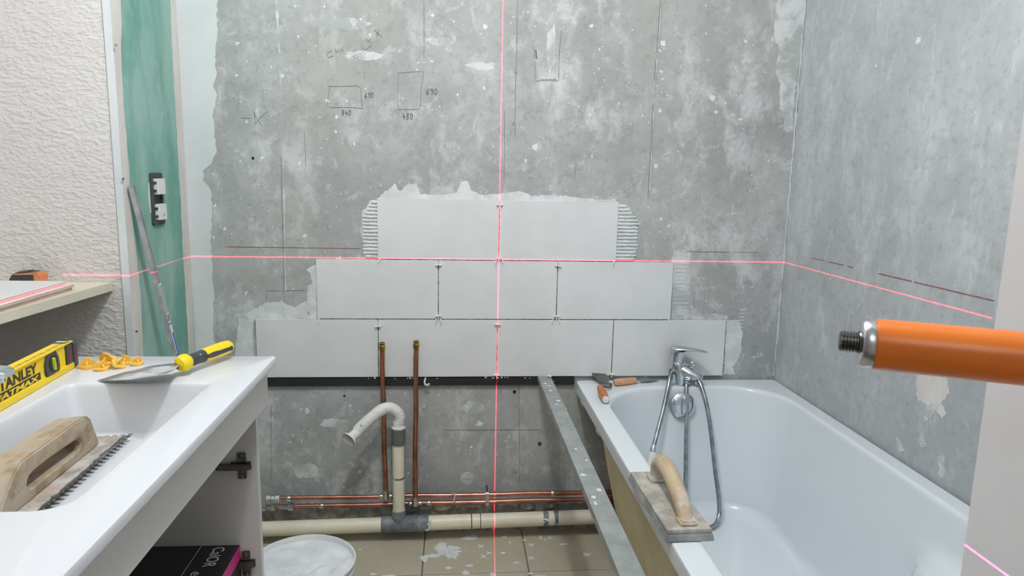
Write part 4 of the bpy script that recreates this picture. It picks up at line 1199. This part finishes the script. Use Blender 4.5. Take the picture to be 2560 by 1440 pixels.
MB().lathe([(.012, -.01), (.034, 0), (.036, .012), (.033, .018), (.001, .018)], e0 + axd * .205 + V3((-.0, -.004, 0)), (.25, -1, -.1), 26).build('shower_head', 'pvc_white', t)

# ---- grout float on the rim
t = thing('grout_float', 'worn grey rubber float with arched wooden handle on the bathtub rim', 'float', (.312, -.94, ZR))
fa = math.radians(1.0)
def fl(x, y, z):      # float coordinates: origin centre of its base
    return V3((.3125 + x * math.cos(fa) - y * math.sin(fa), -.940 + x * math.sin(fa) + y * math.cos(fa), ZR + .0005 + z))
def flbox(x0, x1, y0, y1, z0, z1, taper=0.0):
    b = MB()
    return b.add([fl(x0, y0, z0), fl(x1, y0, z0), fl(x1, y1, z0), fl(x0, y1, z0), fl(x0 + taper, y0 + taper, z1), fl(x1 - taper, y0 + taper, z1), fl(x1 - taper, y1 - taper, z1), fl(x0 + taper, y1 - taper, z1)],
                 [(3, 2, 1, 0), (4, 5, 6, 7), (0, 1, 5, 4), (1, 2, 6, 5), (2, 3, 7, 6), (3, 0, 4, 7)])
flbox(-.050, .050, -.142, .142, 0, .015, .004).build('rubber_pad', 'float_rubber', t, smooth=0, bevel=.002)
flbox(-.0455, .0455, -.136, .136, .015, .0225).build('backing_board', 'float_board', t, smooth=0, bevel=.0012)
hp = spline([fl(.004, .092, .021), fl(.004, .090, .045), fl(.004, .080, .066), fl(.004, .058, .077), fl(.004, .020, .076), fl(.004, -.020, .067), fl(.004, -.055, .054), fl(.004, -.082, .040), fl(.004, -.100, .022)], 6)
n_ = len(hp)
MB().tube(hp, [(.0150 + .0035 * math.sin(math.pi * k / (n_ - 1))) for k in range(n_)], 16, True, 1.0, (0, -1, 0)).build('handle', 'worn_wood', t, smooth=60, jitter=.0012, jscale=40)
flbox(-.016, .024, -.124, -.086, .0225, .031, .003).build('handle_foot', 'worn_wood', t, smooth=0, bevel=.003)
flbox(-.016, .024, .072, .112, .0225, .034, .003).build('handle_foot', 'worn_wood', t, smooth=0, bevel=.003)

# ---- pointing trowel and margin knife on the tub corner
t = thing('pointing_trowel', 'small pointing trowel with round orange wooden handle on the bathtub corner', 'trowel', (.335, -.15, ZR))
h0, h1 = V3((.3335, -.137, ZR + .0165)), V3((.3265, -.258, ZR + .0145))
axd = h1 - h0; LL = axd.length
MB().lathe([(.0075, 0), (.011, .004), (.0135, LL * .35), (.0140, LL * .6), (.0125, LL * .85), (.0115, LL * .97), (.010, LL)], h0, axd, 20).build('handle', 'varnished_handle', t)
MB().lathe([(.0112, LL * .985), (.0114, LL * 1.0), (.009, LL * 1.02), (.0005, LL * 1.02)], h0, axd, 16).build('handle_tip', 'adhesive', t)
MB().tube(spline([h0, h0 + V3((.010, .004, .002)), V3((.358, -.120, ZR + .012)), V3((.372, -.116, ZR + .010)), V3((.378, -.104, ZR + .014)), V3((.374, -.090, ZR + .020))], 6), .0042, 10).build('neck', 'dull_steel', t)
bl = [V3(p) for p in [(.377, -.088, ZR + .014), (.386, -.060, ZR + .021), (.378, -.018, ZR + .026), (.332, -.006, ZR + .026), (.333, -.020, ZR + .020), (.346, -.062, ZR + .013), (.366, -.092, ZR + .0125)]]
MB().prism(bl, (0, .0004, .0016)).build('blade', 'dull_steel', t, smooth=0)
MB().lathe([(.002, 0), (.006, .003), (.003, .008)], (.376, -.092, ZR + .016), (0, -.4, 1), 8).build('plaster_dab', 'adhesive', t, jitter=.002, jscale=150)
t = thing('margin_trowel', 'narrow blade tool with pale wooden handle lying by the tiles on the bathtub rim', 'trowel', (.45, -.05, ZR))
h0, h1 = V3((.396, -.074, ZR + .0125)), V3((.479, -.046, ZR + .0125))
axd = h1 - h0; LL = axd.length
MB().lathe([(.008, 0), (.0115, .004), (.0128, LL * .3), (.0118, LL * .7), (.0100, LL * .97), (.007, LL)], h0, axd, 18).build('handle', 'pale_handle', t)
MB().tube([h1 - axd * .05, h1 + axd * .22], [.005, .0035], 10).build('tang', 'bare_steel', t)
k0 = h1 + axd * .15; aw = V3((-.32, .95, 0)).normalized()
MB().prism([k0 - aw * .005 + V3((0, 0, -.004)), k0 + axd * .30 - aw * .010 + V3((0, 0, -.006)), V3((.566, -.024, ZR + .002)), k0 + axd * .45 + aw * .012 + V3((0, 0, -.002)), k0 + axd * .1 + aw * .009 + V3((0, 0, 0))], (0, 0, .0016)).build('blade', 'bare_steel', t, smooth=0)

# ================================================================== WASHSTAND
ZC = .85
cab = thing('vanity_cabinet', 'white bathroom cabinet with its door missing under the washbasin', 'cabinet', (-.8, -1.28, 0))
CY0, CY1 = -1.775, -.788       # near and far sides
CX0, CX1 = -1.035, -.584       # back and front of the carcass
MB().box((CX0, CY1 - .018, .02), (CX1, CY1, .828)).build('side_panel', 'cabinet_white', cab, smooth=0, bevel=.0008)
MB().box((CX0, CY0, .02), (CX1, CY0 + .018, .828)).build('side_panel', 'cabinet_white', cab, smooth=0, bevel=.0008)
MB().box((CX0, CY0 + .018, .02), (CX0 + .012, CY1 - .018, .828)).build('back_panel', 'cabinet_white', cab, smooth=0)
MB().box((CX0 + .012, CY0 + .018, .10), (CX1, CY1 - .018, .118)).build('bottom_panel', 'cabinet_white', cab, smooth=0)
MB().box((CX1 + .003, CY0, .7430), (-.560, CY1 + .001, .8265)).build('front_panel', 'cabinet_white', cab, smooth=0, bevel=.0015)
MB().box((CX1 - .018, CY0 + .018, .722), (CX1, CY1 - .018, .80)).build('front_rail', 'cabinet_white', cab, smooth=0, bevel=.001)
MB().box((CX0 + .02, CY0 + .02, 0), (CX1 - .05, CY1 - .03, .10)).build('plinth', 'cabinet_white', cab, smooth=0)
for z in (.607, .372):
    hg = MB().box((-.640, CY1 - .024, z - .009), (-.597, CY1 - .018, z + .009)).build('hinge_plate', 'hinge_steel', cab, smooth=0, bevel=.001)
    MB().box((-.626, CY1 - .024, z - .030), (-.608, CY1 - .018, z + .030)).build('hinge_wing', 'hinge_steel', hg, smooth=0, bevel=.001)
    MB().box((-.670, CY1 - .034, z - .007), (-.600, CY1 - .024, z + .007)).build('hinge_arm', 'hinge_steel', hg, smooth=0, bevel=.0015)
    for dz in (-.024, .024):
        MB().lathe([(.005, 0), (.005, .002), (.003, .003)], (-.617, CY1 - .024, z + dz), (0, -1, 0), 10).build('screw', 'dull_steel', hg)

# one-piece washbasin top
wb = thing('washbasin', 'glossy white one-piece washbasin top holding tools on the left', 'washbasin', (-.8, -1.28, .828))
def wr(x0, x1, y0, y1, r, z): return rrect(x0, x1, y0, y1, r, 6, z)
wx0, wx1, wy0, wy1 = -1.045, -.5405, -1.785, -.777
bx0, bx1, by0, by1 = -.876, -.6155, -1.487, -.977
rings = [wr(wx0 + .01, wx1 - .012, wy0 + .01, wy1 - .012, .006, .829), wr(wx0, wx1 - .003, wy0, wy1 - .003, .008, .830), wr(wx0, wx1, wy0, wy1, .009, .834), wr(wx0, wx1, wy0, wy1, .009, .845),
         wr(wx0, wx1 - .0015, wy0, wy1 - .0015, .008, .8488), wr(wx0, wx1 - .005, wy0, wy1 - .005, .007, ZC)]
rr = (.018, .018, .04, .04)
for s, z in ((-.004, ZC), (-.001, ZC - .0008), (.001, ZC - .003), (.003, ZC - .008)):
    rings.append(wr(bx0 + s, bx1 - s, by0 + s, by1 - s, rr, z))
for k in range(1, 9):
    f = k / 8
    rings.append(wr(bx0 + .003 + .020 * f, bx1 - .003 - .020 * f, by0 + .003 + .05 * f, by1 - .003 - .020 * f, rr, ZC - .008 - .078 * f))
for k in range(1, 6):
    a = math.pi / 2 * k / 5
    d_ = .016 * (1 - math.cos(a))
    rings.append(wr(bx0 + .023 + d_, bx1 - .023 - d_, by0 + .053 + d_, by1 - .023 - d_, rr, ZC - .086 - .012 * math.sin(a)))
MB().loft(rings, False, True).build('basin_top', 'basin_resin', wb, smooth=35)
ZB = ZC - .098
MB().lathe([(.022, 0), (.022, .002), (.018, .003), (.001, .003)], (-.745, -1.36, ZB), (0, 0, 1), 24).build('drain', 'chrome', wb)

# basin tap behind the level, only its spout tip in view
t = thing('basin_tap', 'chrome basin tap spout reaching over the yellow level', 'tap', (-.995, -1.215, ZC))
MB().lathe([(.026, 0), (.026, .004), (.022, .006), (.021, .09), (.019, .118), (.001, .119)], (-.995, -1.215, ZC), (0, 0, 1), 28).build('body', 'chrome', t)
rg = []
for x, z, rw, rh in ((-1.0, .932, .021, .012), (-.95, .938, .020, .012), (-.90, .9405, .019, .0105), (-.86, .9405, .018, .009), (-.838, .940, .0165, .0075), (-.831, .939, .013, .004)):
    rg.append([V3((x, -1.215 + sy * rw, z + sz * rh)) for sy, sz in ((-1, -.6), (-.7, -1), (.7, -1), (1, -.6), (1, .7), (.8, 1), (-.8, 1), (-1, .7))])
MB().loft(rg).build('spout', 'chrome', t, smooth=30)
MB().lathe([(.011, 0), (.011, -.008), (.009, -.009)], (-.852, -1.215, .933), (0, 0, 1), 18).build('aerator', 'chrome', t)
MB().loft([[V3((-.995 + dx, -1.215 + sy * wd, z + sz * .005)) for sy, sz in ((-1, -1), (1, -1), (1, 1), (-1, 1))] for dx, z, wd in ((-.02, .974, .016), (.02, .978, .014), (.055, .984, .009))]).build('lever', 'chrome', t, smooth=0, bevel=.002)

# ---- spirit level
lv = thing('spirit_level', 'yellow spirit level with black lettering standing on the back of the washbasin', 'spirit level', (-.92, -1.15, ZC))
a0 = V3((-.9205, -.8560, ZC + .0006)); dv_ = V3((.0700, -1, 0)).normalized(); sv = V3((1, .0700, 0)).normalized(); uz = V3((0, 0, 1))
def lp(along, out, z): return a0 + dv_ * along + sv * out + uz * z     # along: away from the far end
def lbox(a, b_, o0, o1, z0, z1, name, mat, parent, bevel=.001):
    return MB().obox(lp((a + b_) / 2, (o0 + o1) / 2, (z0 + z1) / 2), dv_ * ((b_ - a) / 2), sv * ((o1 - o0) / 2), uz * ((z1 - z0) / 2)).build(name, mat, parent, smooth=0, bevel=bevel)
LL = .62
# section: web recessed between a bottom and a top rail
sec = [(-.026, 0), (0, 0), (0, .0105), (-.0030, .0135), (-.0030, .052), (0, .0535), (0, .0570), (-.026, .0570)]
MB().prism([lp(.014, o, z) for o, z in sec], dv_ * (LL - .014)).build('beam', 'level_yellow', lv, smooth=0, bevel=.0008)
MB().prism([lp(-.003, o, z) for o, z in [(-.028, .001), (.0006, .001), (.0006, .050), (-.006, .0585), (-.022, .0600), (-.028, .055)]], dv_ * .020).build('end_cap', 'dark_plastic', lv, smooth=0, bevel=.002)
ec = lbox(.017, .044, -.027, -.0004, .0115, .0570, 'end_vial_housing', 'dark_plastic', lv, .002)
lbox(.0275, .0335, -.004, .0002, .016, .044, 'red_window', 'red_insert', ec, .0006)
lbox(.0050, .0100, -.004, .0009, .012, .046, 'red_window', 'red_insert', ec, .0006)
hs = [lp(.075 + x, .0008, z) for x, z in ((0, .012), (.048, .012), (.052, .020), (.052, .038), (.043, .052), (.009, .054), (0, .040), (-.002, .020))]
vh = MB().prism(hs, -sv * .022).build('vial_housing', 'dark_plastic', lv, smooth=0, bevel=.0015)
MB().prism([lp(.099 + .016 * math.cos(k), .0012, .032 + .0155 * math.sin(k)) for k in [2 * math.pi * j / 14 for j in range(14)]], sv * .0008).build('vial_window', 'black_batten', vh, smooth=0)
MB().lathe([(.001, -.013), (.004, -.011), (.0045, 0), (.004, .011), (.001, .013)], lp(.101, .0025, .032), (uz + dv_ * .12), 12).build('vial', 'vial_green', vh)
tx = -sv.cross(uz)       # placeholder for writing direction
# lettering runs towards the far end (left to right as seen from the room)
wd = -dv_
text('lettering', 'STANLEY', .0245, 'black_print', lv, lp(.288, -.0029, .0310), wd, uz, .0002, 0.0, .137, .0009)
fb = MB().obox(lp(.216, -.0028, .0205), dv_ * .0745, sv * .0002, uz * .0072).build('nameplate', 'black_print', lv, smooth=0)
text('lettering', 'FATMAX', .0130, 'level_yellow', fb, lp(.286, -.0024, .0157), wd, uz, .0002, .18, .138, .0004)
for k in range(24):       # graduations printed along the top
    lbox(.040 + k * .0085, .0405 + k * .0085 + (.003 if k % 3 == 0 else .0015), -.012, -.005, .0569, .0572, 'graduation', 'black_print', lv, 0)
lbox(.024, .030, -.0255, -.006, .0570, .0574, 'white_mark', 'label_white', lv, 0)

# ---- yellow levelling caps
def cap(x, y, yaw_, tilt, label, s=1.0, z=ZC):
    t = thing('levelling_cap', label, 'tile cap', (x, y, z), 'yellow plastic caps heaped beside the level')
    R = Matrix.Rotation(yaw_, 3, 'Z') @ Matrix.Rotation(tilt, 3, 'X')
    lift = abs(math.sin(tilt)) * .016 * s
    def tr(p): return V3((x, y, z + lift + .0004)) + R @ (V3(p) * s)
    ring = [tr((.017 * math.cos(a) * (1 + .12 * math.cos(4 * a)), .017 * math.sin(a) * (1 + .12 * math.cos(4 * a)), 0)) for a in [2 * math.pi * j / 32 for j in range(32)]]
    MB().prism(ring, R @ V3((0, 0, .0045 * s))).build('base', 'cap_yellow', t, smooth=35)
    arc = [tr((.0135 * math.cos(a), -.0018, .004 + .0165 * math.sin(a))) for a in [math.pi * j / 14 for j in range(15)]]
    MB().prism(arc, R @ V3((0, .0036 * s, 0))).build('grip', 'cap_yellow', t, smooth=35)
    arc = [tr((-.0018, .010 * math.cos(a), .004 + .009 * math.sin(a))) for a in [math.pi * j / 10 for j in range(11)]]
    MB().prism(arc, R @ V3((.0036 * s, 0, 0))).build('web', 'cap_yellow', t, smooth=35)
    return t
cap(-.8955, -.868, .3, 0, 'yellow cap lying nearest the end of the spirit level')
cap(-.8640, -.852, -.2, .25, 'tall yellow cap standing in the middle of the heap', 1.15)
cap(-.8600, -.885, .9, .1, 'yellow cap at the near foot of the heap', .85)
cap(-.8340, -.872, 1.4, .5, 'tilted yellow cap at the right foot of the heap', .8)
cap(-.8350, -.838, .1, 0, 'small round yellow cap at the back right of the heap', .85)
cap(-.8080, -.8480, .8, .2, 'yellow cap lying farthest right, nearest the trowel', .75)

# ---- brick trowel
t = thing('brick_trowel', 'smeared steel trowel with yellow and black handle overhanging the basin', 'trowel', (-.70, -.93, ZC))
tip = V3((-.829, -.967, ZC + .0015)); sA = V3((-.690, -1.034, ZC + .029)); sB = V3((-.743, -.938, ZC + .021)); nk = V3((-.690, -.936, ZC + .0235))
heel = [tip, tip.lerp(sA, .55) + V3((.004, -.008, 0)), sA, sA.lerp(nk, .55) + V3((.010, -.010, .001)), nk + V3((.004, -.012, 0)), nk + V3((.006, .010, 0)), sB.lerp(nk, .5) + V3((.0, .012, .001)), sB, tip.lerp(sB, .55) + V3((-.004, .006, 0))]
MB().prism(heel, (0, 0, .0014)).build('blade', 'smeared_steel', t, smooth=0)
h0, h1 = V3((-.686, -.926, ZC + .0245)), V3((-.6355, -.7925, ZC + .0255))
axd = h1 - h0; LL2 = axd.length; hu = V3((0, 0, 1)); hu = (hu - axd.normalized() * hu.dot(axd.normalized())).normalized(); hs_ = axd.normalized().cross(hu)
MB().tube([nk + V3((-.004, 0, -.002)), h0 + axd * .1], .0055, 10).build('tang', 'dark_plastic', t)
MB().lathe([(.002, -.016), (.0125, -.012), (.0175, -.002), (.0175, .006), (.0125, .014), (.008, .018)], h0 + axd * .02, axd, 24).build('thumb_guard', 'trowel_yellow', t)
def hring(k, rw, rh, lift=0): 
    c = h0 + axd * k + hu * lift
    return [c + hs_ * rw * math.cos(a) + hu * rh * math.sin(a) for a in [2 * math.pi * j / 20 for j in range(20)]]
MB().loft([hring(k, rw, rh) for k, rw, rh in ((.08, .0105, .0110), (.16, .0125, .0130), (.28, .0120, .0125), (.40, .0128, .0135), (.45, .0130, .0140))]).build('grip', 'dark_plastic', t, smooth=50)
MB().loft([hring(k, rw, rh) for k, rw, rh in ((.36, .0120, .0125), (.46, .0138, .0148), (.65, .0145, .0155), (.85, .0145, .0155), (.96, .0135, .0145), (1.0, .010, .0105))]).build('handle', 'trowel_yellow', t, smooth=50)
for s in (-1, 1):
    MB().loft([[h0 + axd * k + hs_ * (s * .0118) + hs_ * s * .0032 * math.cos(a) * q + hu * (.0062 * math.sin(a)) * q for a in [2 * math.pi * j / 12 for j in range(12)]] for k, q in ((.40, .7), (.5, 1), (.8, 1), (.93, .9), (.95, .5))]).build('grip_strip', 'dark_plastic', t, smooth=50)
rnd = random.Random(5)
for i in range(10):
    k = .14 + rnd.random() * .5; an = rnd.uniform(.3, 2.6)
    p = h0 + axd * k + hs_ * (.0128 * math.cos(an)) * -1 + hu * (.0128 * math.sin(an))
    MB().lathe([(.0004, 0), (.0018, .0006), (.0005, .0014)], p, p - (h0 + axd * k), 6).build('mortar_dab', 'adhesive', t)

# ---- notched trowel in the basin
t = thing('notched_trowel', 'mortar-caked notched trowel with thick wooden handle lying in the washbasin', 'trowel', (-.80, -1.2, ZB))
TA = math.radians(2.0)
def tp(x, y, z):      # x to the right, y away from the viewer; blade centre
    tl = .055          # tilt, right edge up
    return V3((-.805 + x * math.cos(TA) - y * math.sin(TA), -1.195 + x * math.sin(TA) + y * math.cos(TA), ZB + .0025 + (x + .062) * tl + z))
hwd, hl = .062, .178
edge = []
def teeth(a, b_, n, inward):
    out = []
    a, b_ = V3((*a, 0)), V3((*b_, 0)); inn = V3((*inward, 0)) * .0068
    for i in range(n):
        s0, s1, s2 = i / n, (i + .5) / n, (i + 1) / n
        out += [a.lerp(b_, s0), a.lerp(b_, s1), a.lerp(b_, s1) + inn, a.lerp(b_, s2) + inn]
    return out
ol = teeth((hwd, -hl), (hwd, hl), 26, (-1, 0)) + teeth((hwd, hl), (-hwd, hl), 9, (0, -1)) + [V3((-hwd, hl, 0)), V3((-hwd, -hl, 0))]
MB().prism([tp(p.x, p.y, 0) for p in ol], (0, 0, .0016)).build('blade', 'bare_steel', t, smooth=0)
MB().prism([tp(p[0], p[1], .0016) for p in rough2([(-.060, -.17), (.050, -.17), (.050, .168), (-.060, .168)], .01, .0025, 3)], (0, 0, .0022)).build('mortar_crust', 'dirty_blade', t, smooth=0)
# handle: side outline with a hand slot, extruded across
so = [(-.17, .003), (.128, .003), (.134, .010), (.120, .038), (.108, .062), (.094, .070), (.04, .071), (-.03, .071), (-.10, .070), (-.122, .060), (-.15, .032), (-.168, .012)]
si = [(-.085, .021), (.058, .021), (.066, .024), (.070, .031), (.067, .039), (.058, .042), (.03, .043), (-.02, .043), (-.07, .043), (-.086, .040), (-.092, .032), (-.090, .024)]
hb = MB().frame([tp(-.024 + .0, y, z) for y, z in so], [tp(-.024, y, z) for y, z in si], tp(.024, 0, 0) - tp(-.024, 0, 0))
hb.build('handle', 'dirty_wood', t, smooth=50, bevel=.006, seg=3, jitter=.0022, jscale=45)
MB().box((-.800, -1.155, ZB + .014), (-.790, -1.148, ZB + .022)).build('mortar_dab', 'adhesive', t, jitter=.002, jscale=200)

# ---- appliance box in the cabinet
t = thing('appliance_box', 'black cardboard box with pink edge stripe and white lettering in the cabinet', 'box', (-.75, -.95, .118))
bx1_, bxz, byf = -.6285, .4185, -.811
MB().box((-.90, -1.12, .118), (bx1_, byf, bxz)).build('carton', 'cardboard_black', t, smooth=0, bevel=.001)
MB().box((bx1_ - .0002, -1.1195, bxz - .032), (bx1_ + .0006, byf - .0008, bxz - .0006)).build('pink_stripe', 'box_pink', t, smooth=0)
MB().box((-.899, -1.119, bxz), (-.712, byf - .001, bxz + .0004)).build('lid_picture', 'box_print', t, smooth=0)
MB().box((-.7125, -1.119, bxz), (-.7115, byf - .001, bxz + .0006)).build('lid_line', 'print_white', t, smooth=0)
text('lettering', 'CalOR', .036, 'print_white', t, (-.681, byf - .010, bxz + .0003), (0, -1, 0), (1, 0, 0), .0002, 0, .078)
text('lettering', 'e', .034, 'print_white', t, (-.695, byf - .106, bxz + .0003), (0, -1, 0), (1, 0, 0), .0002)
for k, (y, z) in enumerate([(-.89, .345), (-.915, .335), (-.94, .35)]):
    MB().lathe([(.016, 0), (.016, .0006), (.012, .0007), (.012, .0002)], (bx1_, y, z), (1, 0, 0), 20).build('print_ring', 'label_white', t)

# ---- orange pole in the doorway
P0, P1 = V3((.1175, -1.8845, 1.1535)), V3((.2545, -1.9490, 1.1525))
ax_ = (P1 - P0); LP = ax_.length; ax_.normalize()
t = thing('threaded_pole', 'orange tube with aluminium collar and steel thread jutting in beside the door jamb', 'pole', P1)
MB().lathe([(.0162, .0035), (.01655, .005), (.01655, LP)], P0, ax_, 48).build('tube', 'orange_lacquer', t)
MB().lathe([(.0130, -.0045), (.0150, -.0040), (.0160, -.0025), (.0160, .0028), (.0158, .0034), (.0152, .0038)], P0, ax_, 48).build('collar', 'aluminium', t)
pr = [(.0052, -.0170)]
for k in range(6):
    z = -.0165 + k * .0019
    pr += [(.0058, z), (.0071, z + .0006), (.0071, z + .0010), (.0058, z + .0016)]
pr += [(.0074, -.0052), (.0076, -.0046), (.0100, -.0044)]
MB().lathe(pr, P0, ax_, 32).build('thread', 'stud_steel', t, smooth=20)

# ---- ceiling lamp that lights the room (above the frame)
t = thing('ceiling_lamp', 'bare bulb holder hanging from the ceiling', 'lamp', (LAMP.x, LAMP.y, LAMP.z + .06))
MB().lathe([(.045, H - .012), (.045, H)], (LAMP.x, LAMP.y, 0), (0, 0, 1), 24).build('ceiling_rose', 'wall_white', t)
MB().tube([(LAMP.x, LAMP.y, LAMP.z + .10), (LAMP.x, LAMP.y, H - .012)], .004, 8).build('cord', 'wall_white', t)
MB().lathe([(.018, 0), (.020, .02), (.016, .05)], (LAMP.x, LAMP.y, LAMP.z + .062), (0, 0, 1), 20).build('socket', 'wall_white', t)
